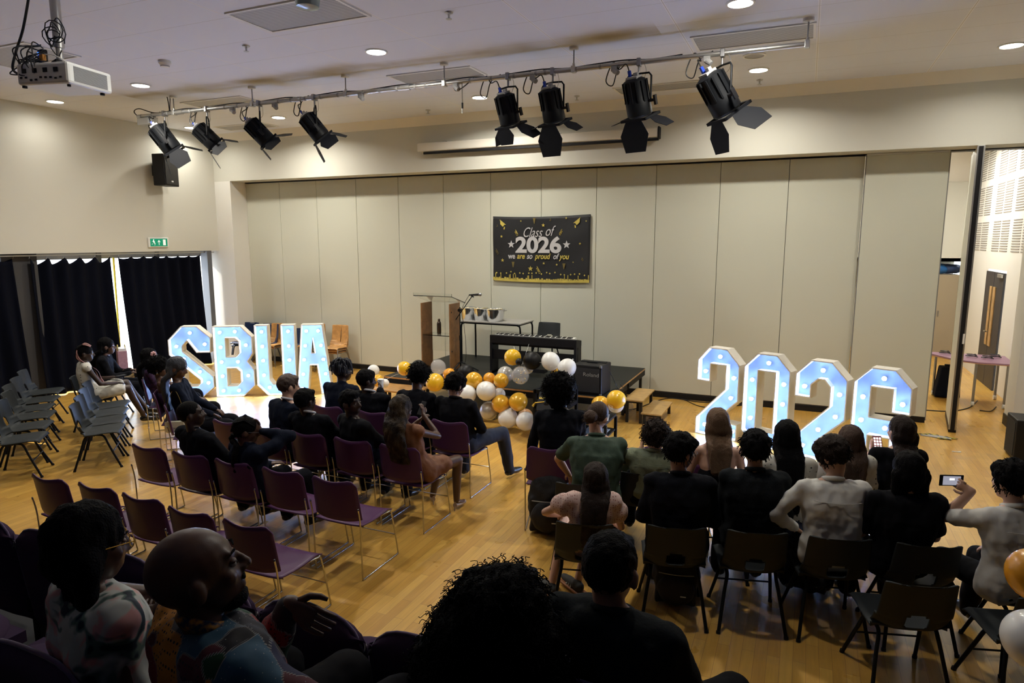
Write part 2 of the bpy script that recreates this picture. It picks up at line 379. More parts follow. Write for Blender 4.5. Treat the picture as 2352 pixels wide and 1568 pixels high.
ye = MB(); ye.prism([(8.51, .02), (8.53, .02), (8.575, 2.38), (8.545, 2.38)], -12.10, -12.075, Matrix(((0, 0, 1, 0), (1, 0, 0, 0), (0, 1, 0, 0), (0, 0, 0, 1))))
tag(ye.build('door_edge_strip', mat('yellow_strip', (.75, .62, .04), .5)), 'narrow yellow safety strip in the bright slit between two curtains', 'strip')

# room behind the opening
struct('wall_rear_room', MB().bb(-1, 3.25, 18.0, 18.15, 2.22, 4.0).bb(-1, 3.25, 18.9, 19.0, 0, 2.3).bb(-1, 3.3, 18.0, 18.9, 2.22, 2.3), WALL)
struct('wall_rear_side', MB().bb(3.25, 3.4, 11.7, 14.25, 0, 5.1).bb(3.25, 3.4, 15.55, 18.2, 2.22, 5.1).bb(3.25, 3.4, 14.25, 15.55, 2.16, 5.1).bb(3.25, 3.4, 15.55, 17.0, 0, 2.22).bb(3.4, 4.0, 17.0, 19.0, 0, 2.3), WALL2)
struct('wall_rear_left', MB().bb(-1.1, -1, 11.7, 19, 0, 5), WALL)
struct('ceiling_rear', MB().bb(-1, 4, 11.5, 16.9, 5.0, 5.1).prism([(16.9, 5.0), (18.1, 3.93), (18.1, 4.05), (16.9, 5.1)], -1, 3.4, Matrix(((0, 0, 1, 0), (1, 0, 0, 0), (0, 1, 0, 0), (0, 0, 0, 1)))), WALL2)
sl = MB()
for (ya, yb) in ((11.85, 12.35), (12.45, 12.95), (13.05, 13.55), (13.65, 14.15), (14.4, 14.9), (15.0, 15.5), (15.9, 16.4), (16.5, 17.0)):
    for (za, zb) in ((2.5, 3.05), (3.2, 3.75), (3.9, 4.45)):
        z = za
        while z < zb: sl.bb(3.243, 3.2495, ya, yb, z, z+.018); z += .045
struct('trim_9', sl, mat('acoustic_slot', (.30, .28, .26), .8))
DK = mat('dark_door_laminate', (.045, .042, .045), .5)
struct('door_1', MB().bb(3.22, 3.26, 14.27, 14.90, 0, 2.12).bb(3.22, 3.26, 14.92, 15.53, 0, 2.12), DK)
struct('door_2', MB().bb(3.205, 3.225, 14.70, 14.86, .75, 1.85).bb(3.205, 3.225, 14.96, 15.10, .75, 1.85), mat('oak_door_stripe', (.60, .38, .16), .4, var=.3))
struct('door_3', MB().bb(3.18, 3.21, 14.28, 14.55, 2.04, 2.10).bb(3.15, 3.19, 14.86, 14.88, 1.0, 1.02).bb(3.15, 3.17, 14.86, 14.98, 1.0, 1.02), ALU)

# ---------------------------------------------------------------- ceiling fittings
def downlight(x, y, label, lit=True):
    t = thing('ceiling_downlight', label, 'ceiling light', (x, y, CZ), 0, 'round recessed ceiling lights')
    MB().lathe([(.135, 0), (.135, -.012), (.115, -.014), (.110, .0)], 32).build('trim_ring', WHITEP, t, smooth=40)
    if lit:
        MB().lathe([(.112, -.002), (.112, -.006)], 32).build('lit_diffuser', mat('lit_diffuser', (1, 1, 1), .5, emit=(1, .97, .88), estr=14), t)
        l = lamp('downlight_lamp', 'AREA', (0, 0, -.02), DOWN_W*(.12 if x < -11 and y < 8 else .3 if x < -11 else .35 if y < 5 else .4 if x > 1 else .8 if x > -1 else 1), DOWN_C, shape='DISK', size=.2, spread=R(155)); l.parent = t
    else: MB().lathe([(.112, -.002), (.112, -.006)], 32).build('speaker_grille', GRILLE, t)
    return t
downlight(-11.3, 7.25, 'round ceiling light just below the projector at the far left')
downlight(-9.0, 7.03, 'round ceiling light between the projector and the start of the lighting bar')
downlight(-9.0, 9.80, 'round ceiling light seen just above the second and third stage lights')
downlight(-11.4, 9.95, 'round ceiling light partly behind the leftmost stage light')
downlight(-4.85, 6.97, 'bright round ceiling light alone above the middle of the lighting bar')
downlight(-4.86, 9.75, 'round ceiling light beside the hanging loose cable')
downlight(-.73, 9.72, 'round ceiling light right of the rightmost stage light')
downlight(-.72, 7.0, 'round ceiling light cut by the top edge of the picture')
downlight(2.02, 9.72, 'round ceiling light near the top right corner')
for x in (-.72, -4.85, -9.0): downlight(x, 4.28, 'round ceiling light above the audience, out of the top of the picture')
downlight(-.73, 8.97, 'unlit round grey grille in the ceiling above the rightmost stage light', lit=False)
def vent(x0, x1, y0, y1, label):
    t = thing('ceiling_vent', label, 'ceiling vent', ((x0+x1)/2, (y0+y1)/2, CZ), 0, 'perforated grilles in the ceiling')
    w, h = (x1-x0)/2, (y1-y0)/2
    MB().bb(-w, w, -h, h, -.006, 0).build('grille', GRILLE, t)
    MB().bb(-w-.03, -w, -h-.03, h+.03, -.014, 0).bb(w, w+.03, -h-.03, h+.03, -.014, 0).bb(-w, w, -h-.03, -h, -.014, 0).bb(-w, w, h, h+.03, -.014, 0).build('frame', WHITEP, t)
vent(-5.40, -4.17, 5.26, 5.86, 'large ceiling grille at the top centre, partly behind the overhead lamp')
vent(-5.38, -4.15, 8.02, 8.48, 'ceiling grille above the lighting bar beside the bright lone light')
vent(-1.30, -.08, 7.92, 8.45, 'ceiling grille above the right end of the lighting bar')
vent(-9.5, -8.25, 8.16, 8.5, 'ceiling grille above the second stage light')
vent(-9.6, -8.3, 5.05, 5.65, 'ceiling grille behind the projector')
vent(-10.9, -9.7, 10.1, 10.5, 'small ceiling grille at the back left corner near the first stage light')
vent(-2.75, -1.5, 10.0, 10.4, 'pale ceiling grille at the back between the third and second stage lights from the right')
def sprinkler(px, py, label):
    p = at(px, py, CZ); t = thing('sprinkler', label, 'sprinkler', p, 0, 'small ceiling sprinklers')
    MB().lathe([(.045, 0), (.04, -.012), (.012, -.02), (.010, -.06), (.03, -.062), (.03, -.067), (.002, -.07)], 14).build('sprinkler_head', ALU, t, smooth=40)
for px, py, lb in ((1031, 28, 'ceiling sprinkler above the bright lone light, nearest the top edge'), (565, 105, 'ceiling sprinkler below the big top grille'), (983, 252, 'ceiling sprinkler near the back edge, left of the loose hanging cable'), (1325, 220, 'ceiling sprinkler behind the stage light third from right'), (1745, 183, 'ceiling sprinkler just under the round light at the right')):
    sprinkler(px, py, lb)
p = at(378, 140, CZ); t = thing('smoke_detector', 'white smoke detector on the ceiling between projector and lighting bar', 'smoke detector', p)
MB().lathe([(.075, 0), (.075, -.03), (.06, -.045), (.05, -.07), (.02, -.078)], 24).build('detector_body', WHITEP, t, smooth=40)
MB().lathe([(.052, -.05), (.055, -.062), (.052, -.07)], 24).build('sensing_slots', GREYP, t)
# exit sign
t = thing('exit_sign', 'green emergency exit sign with running figure and arrow above the curtains', 'exit sign', (XL, 9.39, 2.66), 0)
MB().bb(0, .035, -.23, .23, -.10, .10).build('sign_housing', WHITEP, t, bevel=.015)
MB().bb(.035, .04, -.19, .19, -.075, .075).build('sign_face', mat('green_sign', (.0, .19, .10), .4, emit=(0, .3, .16), estr=.25), t)
f2 = Matrix(((0, 0, 1, .0405), (1, 0, 0, 0), (0, 1, 0, 0), (0, 0, 0, 1))); sg = MB(); WS = mat('white_sign_print', (.8, .8, .78), .5, emit=(.8, .85, .8), estr=.25)
sg.prism([(-.006, -.05), (.006, -.05), (.006, .02), (.028, .0), (.028, .016), (0, .05), (-.028, .016), (-.028, 0), (-.006, .02)], 0, .002, f2)
sg.prism([(.09, -.055), (.15, -.055), (.15, .058), (.09, .058)], 0, .002, f2)
for a, b_, w in (((-.11, .0), (-.13, .035), .02), ((-.11, .0), (-.09, -.025), .013), ((-.09, -.025), (-.1, -.055), .01), ((-.11, .0), (-.14, -.03), .013), ((-.14, -.03), (-.165, -.032), .01), ((-.128, .03), (-.16, .012), .009), ((-.125, .03), (-.095, .018), .009)):
    sg.bar((.042, a[0], a[1]), (.042, b_[0], b_[1]), .004, w, up=(0, 0, 1)) if False else sg.prism([(a[0]-w/2, a[1]-w/2), (a[0]+w/2, a[1]+w/2), (b_[0]+w/2, b_[1]+w/2), (b_[0]-w/2, b_[1]-w/2)], 0, .002, f2)
sg.prism([(-.118+.012*math.cos(k*PI/4), .05+.012*math.sin(k*PI/4)) for k in range(8)], 0, .002, f2)
sg.build('sign_pictogram', WS, t, kind='stuff')
# wall speaker
t = thing('wall_speaker', 'black loudspeaker angled out high on the left wall', 'loudspeaker', (XL+.12, 9.45, 4.06), R(18))
bx = MB(); bx.prism([(0, -.20), (.26, -.23), (.26, .23), (0, .20)], -.30, .30); bx.build('cabinet', BLACK, t, bevel=.012)
MB().bb(.26, .268, -.20, .20, -.27, .27).build('grille', mat('speaker_grille_black', (.015, .014, .012), .8, bump=.5, bscale=900), t)
MB().bb(.268, .271, -.03, .03, -.225, -.2).build('badge', WHITEP, t)
MB().bar((-.12, .04, 0), (.02, 0, 0), .05).bar((-.12, .04, -.1), (-.12, .04, .1), .12, .03).build('wall_bracket', BLACKM, t)
# roll-up projector screen above the partition
p0 = aty(962, 340, YW-.07); p1 = aty(1513, 304, YW-.07); sz = (p0.z+p1.z)/2
t = thing('projector_screen', 'long white roll-up screen housing with black bottom bar on the wall', 'projector screen', ((p0.x+p1.x)/2, YW-.07, sz), 0)
w = (p1.x-p0.x)/2
MB().bb(-w, w, -.07, .07, -.075, .075).build('screen_case', mat('screen_case_white', (.72, .69, .62), .45), t, bevel=.02)
MB().bb(w, w+.02, -.075, .07, -.09, .085).build('end_cap', BLACK, t)
MB().bb(-w+.12, w+.01, -.045, -.01, -.125, -.085).build('bottom_bar', BLACK, t, bevel=.004)
MB().bb(-w+.12, w, -.03, -.026, -.088, -.07).build('screen_fabric', WHITEP, t)
for k in (-w+.5, -.4, .5, w-.5): MB().bb(k, k+.06, .0, .07, .075, .10).build('hanger', ALU, t)

# ---------------------------------------------------------------- lighting bar and lanterns
YB, ZB = 7.75, 4.68; XB0, XB1 = -10.05, -.10
t = thing('lighting_bar', 'long silver lighting bar hung on short rods under the ceiling', 'lighting bar', (0, YB, ZB), 0)
MB().cyl((XB0, 0, 0), (XB1, 0, 0), .028, n=20).build('pipe', ALU, t, smooth=40)
for x in (-6.75, -4.95, -9.1): MB().cyl((x-.07, 0, 0), (x+.07, 0, 0), .036, n=16).build('pipe_joint', ALU, t, smooth=40)
for px, py in ((403, 222), (583, 200), (792, 172), (1015, 142), (1310, 101), (1858, 33)):
    x = at(px, py, CZ).x
    h = MB().lathe([(.055, CZ-ZB), (.055, CZ-ZB-.03), (.03, CZ-ZB-.035)], 18).build('ceiling_cup', WHITEP, t, smooth=40); h.location.x = x
    g = MB().cyl((0, 0, 0), (0, 0, CZ-ZB-.03), .008, n=8).build('hanging_rod', STEEL, t); g.location.x = x
    k = MB().box((0, 0, 0), (.05, .075, .075)).cyl((0, 0, .02), (0, 0, .07), .016).build('pipe_clamp', ALU, t, bevel=.006); k.location.x = x
r_ = random.Random(4); tb = None
for k in range(30):
    x = XB0+.15+k*.28+r_.uniform(-.1, .1)
    if x < XB1-2.2:
        if tb is None: o = tb = MB().cyl((-.014, 0, 0), (.014, 0, 0), .0305, n=14).build('tape_band', GREYP, t)
        else: o = tb.copy(); COL.objects.link(o)
        o.location.x = x
for px in (535, 632, 830, 1048, 1225, 1412, 1625):
    x = aty(px, 784-(px-300)*0, YB).x
    p = aty(px, 275-.118*(px-300), YB)
    s_ = MB(); s_.box((0, -.01, -.045), (.07, .06, .06)).cyl((0, -.01, -.06), (.05, -.03, -.10), .035, .028, n=12)
    o = s_.build('socket_box', GREYP, t, bevel=.006); o.location.x = p.x
tag(MB().tube(bez([(XB0+.1, YB, ZB-.06), (XB0-.1, YB+.02, ZB+.08), (XB0+.05, YB, ZB+.12), (XB0+.4, YB, ZB+.03), (XB0+.8, YB, ZB+.035)]), .008, 6).tube(bez([(-9.35, YB, CZ), (-9.33, YB, CZ-.1), (-9.32, YB, ZB+.03)]), .007, 6).tube(bez([(-9.28, YB, CZ), (-9.3, YB, CZ-.12), (-9.31, YB, ZB+.02)]), .006, 6)
    .tube(bez([(-9.3, YB, ZB+.03)]+[(-9.3+k*.33, YB+.01, ZB+.035+.012*math.sin(k*2.1)) for k in range(1, 25)], 4), .008, 6).build('bar_cable', CABLE), 'black supply cable running along the top of the lighting bar', 'cable')
t = thing('bar_end_box', 'small silver box at the left end of the lighting bar', 'electrical box', (XB0+.22, YB, ZB-.09), 0)
MB().box((0, 0, 0), (.34, .12, .11)).build('box_body', ALU, t, bevel=.006)
MB().box((.12, -.062, 0), (.06, .01, .08)).build('box_outlet', GREYP, t)
loose = aty(1063, 190, YB)
t = thing('loose_cable', 'loose black cable hanging down from the middle of the lighting bar', 'cable', (loose.x, YB, ZB), 0)
MB().tube(bez([(-.14, 0, .03), (-.1, -.02, -.1), (0, -.02, -.08), (.16, 0, .03)]), .008, 6).tube([(0, -.02, -.02), (0, -.02, -.28)], .005, 6).build('wire', CABLE, t)
MB().cyl((0, -.02, -.26), (0, -.02, -.33), .012).build('connector', BLACK, t); MB().cyl((0, -.02, -.33), (0, -.02, -.39), .007).build('connector_tip', ALU, t)

def lantern(px, py, d, label, doors, roll=0., size=1., colr=BLACKM, hang=.31):
    p = aty(px, py, YB); x = p.x
    t = thing('stage_light', label, 'stage light', (x, YB, ZB), 0, 'stage lights on the lighting bar')
    MB().box((0, 0, 0), (.045, .085, .085)).cyl((0, 0, -.03), (0, 0, -.12), .012).build('hook_clamp', STEEL, t, bevel=.006)
    size *= 1.18; d = V(d).normalized(); z = -d; xx = V((0, 0, 1)).cross(z).normalized(); yy = z.cross(xx)
    pv = V((0, 0, -.12-hang*1.0)); s = size
    M = Matrix.Translation(pv) @ Matrix((xx, yy, z)).transposed().to_4x4() @ Matrix.Rotation(roll, 4, 'Z') @ Matrix.Scale(s, 4)
    hw = .125*s
    M0 = Matrix((xx, V((0, 0, 1)).cross(xx)*1, V((0, 0, 1)))).transposed()
    yk = [V((-hw, 0, -hang-.0)), V((-hw, 0, -.045)), V((-hw+.03, 0, -.01)), V((0, 0, 0)), V((hw-.03, 0, -.01)), V((hw, 0, -.045)), V((hw, 0, -hang))]
    MB().tube([M0 @ q + V((0, 0, -.12)) for q in yk], .011, 8).build('yoke', BLACKM, t, smooth=60)
    def T(mb): mb.v = [tuple(M @ V(q)) for q in mb.v]; return mb
    b = MB(); prof = [(.06, .20), (.095, .18), (.098, .02), (.108, .0), (.108, -.10), (.095, -.115)]
    b.lathe(prof, 20)
    for k in range(12):
        a = k*PI/6+.1; b.box((.101*math.cos(a), .101*math.sin(a), .09), (.016, .012, .17), Matrix.Rotation(a, 3, 'Z'))
    T(b).build('lamp_housing', colr, t, smooth=35)
    T(MB().box((0, 0, .20), (.11, .09, .03)).box((.02, .01, .225), (.04, .03, .03))).build('rear_cap', GREYP, t, bevel=.004)
    T(MB().box((-.035, 0, .235), (.022, .022, .06))).build('power_plug', BLUEP, t)
    fr = MB()
    for a in range(4): fr.box(V((.0, .115, -.125)) if a == 0 else Matrix.Rotation(a*PI/2, 3, 'Z') @ V((0, .115, -.125)), (.25, .02, .022), Matrix.Rotation(a*PI/2, 3, 'Z'))
    T(fr).build('front_frame', SATIN, t)
    T(MB().lathe([(.09, -.118), (.05, -.10), (.005, -.098)], 20)).build('lens', mat('lens_glass', (.1, .12, .15), .05), t, smooth=60)
    T(MB().cyl((.10, 0, 0), (.165, 0, 0), .013).box((.17, 0, .0), (.02, .03, .08))).build('tilt_knob', BLACK, t)
    for a, ang, ww, ll in doors:       # side, opening angle, width, length
        ww *= 1.12; ll *= 1.18
        pts = [(-ww*.55, 0), (ww*.55, 0), (ww, ll*.45), (ww*.72, ll), (-ww*.72, ll), (-ww, ll*.45)]
        A = Matrix.Rotation(a*PI/2, 4, 'Z') @ Matrix.Translation((0, .12, -.13)) @ Matrix.Rotation(R(ang)-PI/2, 4, 'X')
        T(MB().prism(pts, -.0015, .0015, A)).build('barn_door', SATIN, t)
    c1 = M @ V((-.035, 0, .26)); sgn = -1
    cab = bez([tuple(c1), tuple(c1+V((-.04, 0, .08))), (-.22, -.03, -.06), (-.30, 0, .03), (-.38, .0, -.16), (-.30, 0, -.22), (-.24, .01, -.04), (-.10, 0, .035)])
    MB().tube(cab, .007, 6).build('power_cable', CABLE, t)
    MB().tube(bez([(.04, 0, .03), (.09, -.03, -.1), (.05, -.02, -.2), tuple(M @ V((.03, 0, .2)))]), .0025, 5).build('safety_cable', STEEL, t)
    return t
DN = (1, .5, 0, 0)
lantern(378, 262, (.40, .42, -.85), 'leftmost stage light, hanging in front of the wall speaker', [(0, 45, .09, .17), (3, 25, .10, .18), (2, 20, .10, .16)], size=1.18)
lantern(475, 250, (.55, .48, -.75), 'second stage light from the left with a pale edge on its housing', [(2, 15, .10, .19), (3, 50, .10, .17), (0, 40, .09, .15)])
lantern(595, 237, (.50, .50, -.75), 'third stage light from the left with one door folded up', [(3, 62, .10, .19), (2, 5, .10, .14), (0, 55, .1, .17)])
lantern(722, 222, (.45, .45, -.8), 'fourth stage light from the left, right end of the left group', [(2, 12, .10, .19), (3, 50, .10, .18), (0, 40, .09, .16)])
lantern(1167, 171, (.10, .36, -.93), 'stage light over the left half of the screen housing, leftmost of the right group', [(3, 55, .10, .20), (2, 5, .10, .14), (1, 25, .10, .17)])
lantern(1270, 158, (.08, .36, -.93), 'stage light in the middle of the screen housing with a long lower door', [(2, 10, .125, .24), (3, 60, .08, .14), (1, 80, .10, .12)], size=1.05)
lantern(1468, 142, (.12, .34, -.93), 'stage light overlapping the right end of the screen housing', [(2, 10, .125, .22), (3, 62, .08, .15), (1, 80, .10, .12)], size=1.12)
lantern(1660, 122, (.45, .36, -.82), 'rightmost stage light, larger and hung by itself', [(2, 20, .11, .19), (3, 55, .10, .20)], size=1.25, hang=.34, colr=BLACKM)
# overhead lamp head cut by the top edge
tp = atd(705, -22, 5.0)
t = thing('overhead_spotlight', 'pale glossy lamp head poking in at the top edge over the big grille', 'spotlight', tp, R(20))
MB().lathe([(.03, .14), (.08, .10), (.10, -.02), (.085, -.12), (.03, -.135)], 24).build('lamp_shell', mat('pale_green_shell', (.30, .38, .36), .2), t, smooth=50)
MB().lathe([(.05, .14), (.012, .2), (.012, .9)], 12).build('stem', ALU, t)
MB().prism([(.10, -.02), (.20, -.05), (.22, .05), (.17, .12), (.10, .08)], -.004, .004, Matrix.Rotation(PI/2, 4, 'X')).build('side_vane', SATIN, t)

# ---------------------------------------------------------------- ceiling projector
pc = V((-6.15, 4.06, 4.12))
t = thing('ceiling_projector', 'white projector hung from a ceiling pole with tangled cables', 'projector', pc, 0)
DEP = R(0)
def rb(mb, rz=R(12)): Q = Matrix.Rotation(rz, 4, 'Z') @ Matrix.Scale(1.2, 4); mb.v = [tuple(Q @ V(q)) for q in mb.v]; return mb
rb(MB().box((0, 0, 0), (.44, .40, .15))).build('projector_body', mat('projector_white', (.78, .80, .78), .4), t, bevel=.022)
sv = MB()
for k in range(14): sv.box((.222, 0, -.05+k*.0075), (.004, .30, .0035))
rb(sv).build('air_vents', GREYP, t)
pt = MB(); r_ = random.Random(2)
for k in range(9): pt.box((-.18+k*.042, -.202, -.045+r_.uniform(0, .02)), (.018, .006, .012))
for k in range(4): pt.box((-.15+k*.09, -.202, .02), (.035, .006, .03))
rb(pt).build('rear_sockets', BLACK, t, kind='stuff')
rb(MB().cyl((.12, .195, .01), (.12, .235, .01), .045)).build('lens', BLACK, t, smooth=40)
rb(MB().cyl((-.19, -.17, -.075), (-.19, -.17, -.09), .016).cyl((.17, .15, -.075), (.17, .15, -.09), .016).cyl((.17, -.15, -.075), (.17, -.15, -.09), .012)).build('foot', BLACK, t)
MB().cyl((-.08, .02, .28), (-.08, .02, CZ-4.12), .042, n=20).cyl((-.08, .02, .07), (-.08, .02, .28), .03).box((-.08, .02, .09), (.2, .2, .02)).build('ceiling_pole', ALU, t, smooth=40)
MB().box((-.16, -.08, .20), (.07, .05, .10)).box((-.12, -.10, .10), (.20, .08, .04), Matrix.Rotation(.4, 3, 'Z')).box((-.02, -.08, .10), (.18, .06, .05), Matrix.Rotation(-.3, 3, 'Y')).build('cable_boxes', BLACK, t, bevel=.008)
MB().box((-.11, -.115, .17), (.05, .03, .05)).build('orange_plug', mat('orange_plastic', (.55, .22, .02), .4), t)
MB().box((-.165, -.112, .21), (.02, .01, .02)).build('blue_indicator', mat('blue_led', (0, .05, .6), .3, emit=(.02, .15, 1), estr=2), t)
cm = MB()
for k in range(16):
    a = V((-.16+r_.uniform(-.05, .05), -.09, .22+r_.uniform(-.08, .08))); e_ = V((-.2+r_.random()*.2, -.24, r_.uniform(-.03, .02)))
    mid = (a+e_)/2+V((r_.uniform(-.14, .10), -.06-.06*r_.random(), r_.uniform(-.08, .12)))
    cm.tube(bez([a, mid, e_], 8), .0055, 5)
for k in range(6):
    c0 = V((-.08+r_.uniform(-.05, .12), -.04, .33+r_.uniform(-.08, .10))); rr_ = r_.uniform(.07, .13); ph = r_.random()*6
    cm.tube([c0+V((math.cos(a*.5+ph)*rr_, .02*math.sin(a+ph), math.sin(a*.5+ph)*rr_*.9)) for a in range(12)], .005, 5)
cm.tube(bez([(-.2, -.1, .12), (-.36, -.12, .05), (-.50, -.14, .10), (-.47, -.12, .25), (-.36, -.1, .45), (-.28, -.05, .8)]), .011, 6)
cm.build('tangled_cables', CABLE, t)
MB().tube(bez([(-.1, -.1, .2), (.05, -.1, .17), (.16, -.05, .10), (.17, 0, .07)]), .005, 5).build('white_cable', WHITEP, t)

# ---------------------------------------------------------------- stage
SH = .53
def deck(x0, x1, y0, y1, label):
    t = thing('stage_platform', label, 'stage platform', ((x0+x1)/2, (y0+y1)/2, 0), 0, 'black stage platforms')
    w, h = (x1-x0)/2-.003, (y1-y0)/2-.003
    MB().bb(-w, w, -h, h, SH-.03, SH).build('deck_top', STAGEM, t, bevel=.003)
    MB().bb(-w, w, -h, -h+.04, SH-.12, SH-.03).bb(-w, w, h-.04, h, SH-.12, SH-.03).bb(-w, -w+.04, -h, h, SH-.12, SH-.03).bb(w-.04, w, -h, h, SH-.12, SH-.03).build('deck_frame', BLACKM, t)
    MB().bb(-w, w, -h-.003, -h-.001, SH-.028, SH-.004).bb(w+.001, w+.003, -h, h, SH-.028, SH-.004).build('ply_edge', PLY, t)
    for sx in (-1, 1):
        for sy in (-1, 1): MB().cyl((sx*(w-.06), sy*(h-.06), 0), (sx*(w-.06), sy*(h-.06), SH-.05), .026, n=14).build('leg', STAGEF, t, smooth=40)
    return t
SX0, SX1, SY0, SY1 = -6.15, -2.42, 8.78, 11.16; SXM = (SX0+SX1)/2; SYM = (SY0+SY1)/2
deck(SX0, SXM, SY0, SYM, 'front left stage platform, the one the lectern stands over, edge towards the suited men')
deck(SXM, SX1, SY0, SYM, 'front right stage platform carrying the piano and the amplifier')
deck(SX0, SXM, SYM, SY1, 'back left stage platform under the table with buckets')
deck(SXM, SX1, SYM, SY1, 'back right stage platform whose corner points at the two steps')
def step(px, h, label):
    P = [at(x, y, h) for x, y in px]; x0 = (P[0].x+P[3].x)/2; x1 = (P[1].x+P[2].x)/2; y0 = (P[0].y+P[1].y)/2; y1 = (P[2].y+P[3].y)/2
    t = thing('stage_step', label, 'step', ((x0+x1)/2, (y0+y1)/2, 0)); w, d = (x1-x0)/2, (y1-y0)/2
    MB().bb(-w, w, -d, d, h-.022, h).build('tread', mat('step_wood', (.52, .33, .12), .45, var=.2, vscale=8, coat=.2), t, bevel=.003)
    for sx in (-1, 1):
        for sy in (-1, 1): MB().bb(sx*(w-.04)-.02, sx*(w-.04)+.02, sy*(d-.07)-.02, sy*(d-.07)+.02, 0, h-.022).build('leg', STAGEF, t)
    MB().bb(-w+.06, w-.06, -d+.06, -d+.08, h-.06, h-.03).build('cross_rail', STAGEF, t)
step([(1437, 917), (1477, 921), (1503, 894), (1459, 890)], .36, 'upper wooden step right against the side of the stage')
step([(1475, 948), (1521, 953), (1544, 922), (1497, 918)], .18, 'lower wooden step, the one farther from the stage')

# lectern
lc = V((-5.56, 9.62, SH)); t = thing('lectern', 'clear acrylic lectern with two tall oak side panels on the stage', 'lectern', lc)
for sx in (-1, 1):
    x = sx*.27
    MB().bb(x-.012, x+.012, -.17, .17, .03, 1.14).build('side_panel', OAK, t, bevel=.003)
MB().bb(-.32, .32, -.23, .23, 0, .03).build('base_plate', BLACK, t, bevel=.006)
MB().bb(-.258, .258, -.16, .16, .60, .612).build('shelf', ACRYL, t)
MB().bb(-.258, .258, .15, .16, .3, 1.14).build('front_sheet', ACRYL, t)
Q = Matrix.Rotation(R(-16), 3, 'X')
MB().box((0, -.02, 1.20), (.72, .50, .012), Q).box((0, -.25, 1.29), (.72, .012, .05)).build('reading_top', ACRYL, t)
for sx in (-1, 1):
    for z in (.35, 1.0): MB().cyl((sx*.285, -.13, z), (sx*.262, -.13, z), .014).build('steel_fixing', CHROME, t)
t = thing('water_bottle', 'dark metal drinking bottle standing on the lectern shelf', 'bottle', lc+V((-.03, 0, .613)))
MB().lathe([(.03, 0), (.036, .01), (.036, .17), (.03, .20), (.018, .215)], 22).build('bottle_body', mat('dark_bronze', (.10, .08, .065), .3, metal=.8), t, smooth=40)
MB().lathe([(.021, .213), (.021, .245), (.015, .255)], 18).build('bottle_cap', mat('bronze_cap', (.16, .12, .09), .35, metal=.8), t, smooth=40)
# microphone stand
ms = at(1058, 852, SH); t = thing('microphone_stand', 'black boom microphone stand angled up beside the lectern', 'microphone stand', ms)
top = aty(1058, 712, ms.y)-ms; e1 = aty(1100, 664, ms.y)-ms; e0 = aty(1044, 738, ms.y)-ms
MB().cyl((0, 0, .05), (0, 0, top.z*.55), .013).cyl((0, 0, top.z*.5), (0, 0, top.z+.05), .009).build('pole', BLACKM, t, smooth=40)
for a in (.4, 2.5, 4.6): MB().tube([(0, 0, .16), (.30*math.cos(a), .30*math.sin(a), .012)], .010, 8).build('leg', BLACKM, t)
MB().tube([e0, V((e1.x-.12, 0, e1.z-.11))], .0075, 8).build('boom_arm', BLACKM, t)
MB().cyl((0, -.03, top.z), (0, .03, top.z), .028).cyl((0, 0, top.z*.55-.04), (0, 0, top.z*.55+.04), .018).build('clutch', BLACK, t, smooth=40)
m = thing('microphone', 'black handheld microphone with silver ball head on the boom', 'microphone', ms+V((e1.x-.12, 0, e1.z-.10)))
MB().cyl((-.06, 0, 0), (.12, 0, .012), .012, .02).cyl((-.02, 0, -.01), (.02, 0, -.03), .012).build('mic_body', BLACK, m, smooth=40)
MB().ell((.14, 0, .013), (.03, .026, .026)).build('mic_grille', STEEL, m, smooth=180)
tag(MB().tube(bez([V(ms)+V((e1.x-.18, .0, e1.z-.10)), ms+V((.05, -.02, top.z)), ms+V((.10, -.03, .7)), ms+V((.14, -.06, .3)), ms+V((.10, -.05, .012)), ms+V((.4, -.1, .012))]), .004, 6).build('microphone_cable', CABLE), 'thin microphone cable drooping from the boom to the stage floor', 'cable')
# table and buckets
TZ = 1.28
T0 = at(1062, 735, TZ); T1 = at(1198, 742, TZ); ty0 = (T0.y+T1.y)/2-.08; tx0 = T0.x-.02; tx1 = at(1204, 741, TZ).x; ty1 = min(ty0+.62, 11.3)
t = thing('folding_table', 'grey-topped table with black bent-tube frame behind the lectern', 'table', ((tx0+tx1)/2, (ty0+ty1)/2, SH)); w, d, h = (tx1-tx0)/2, (ty1-ty0)/2, TZ-SH
MB().bb(-w, w, -d, d, h-.022, h).build('table_top', mat('grey_table_top', (.36, .35, .33), .35), t, bevel=.003)
for sy in (-1, 1):
    y = sy*(d-.03); MB().tube(bez([(-w+.02, y, 0), (-w+.02, y, h*.5), (-w+.02, y, h-.10), (-w+.07, y, h-.04), (-w+.2, y, h-.036), (w-.2, y, h-.036), (w-.07, y, h-.04), (w-.02, y, h-.10), (w-.02, y, h*.5), (w-.02, y, 0)], 5), .016, 10).build('leg_frame', BLACKM, t, smooth=60)
MB().tube([(-w+.03, -d, h-.036), (-w+.03, d, h-.036)], .012).build('side_rail', BLACKM, t); MB().tube([(w-.03, -d, h-.036), (w-.03, d, h-.036)], .012).build('side_rail', BLACKM, t)
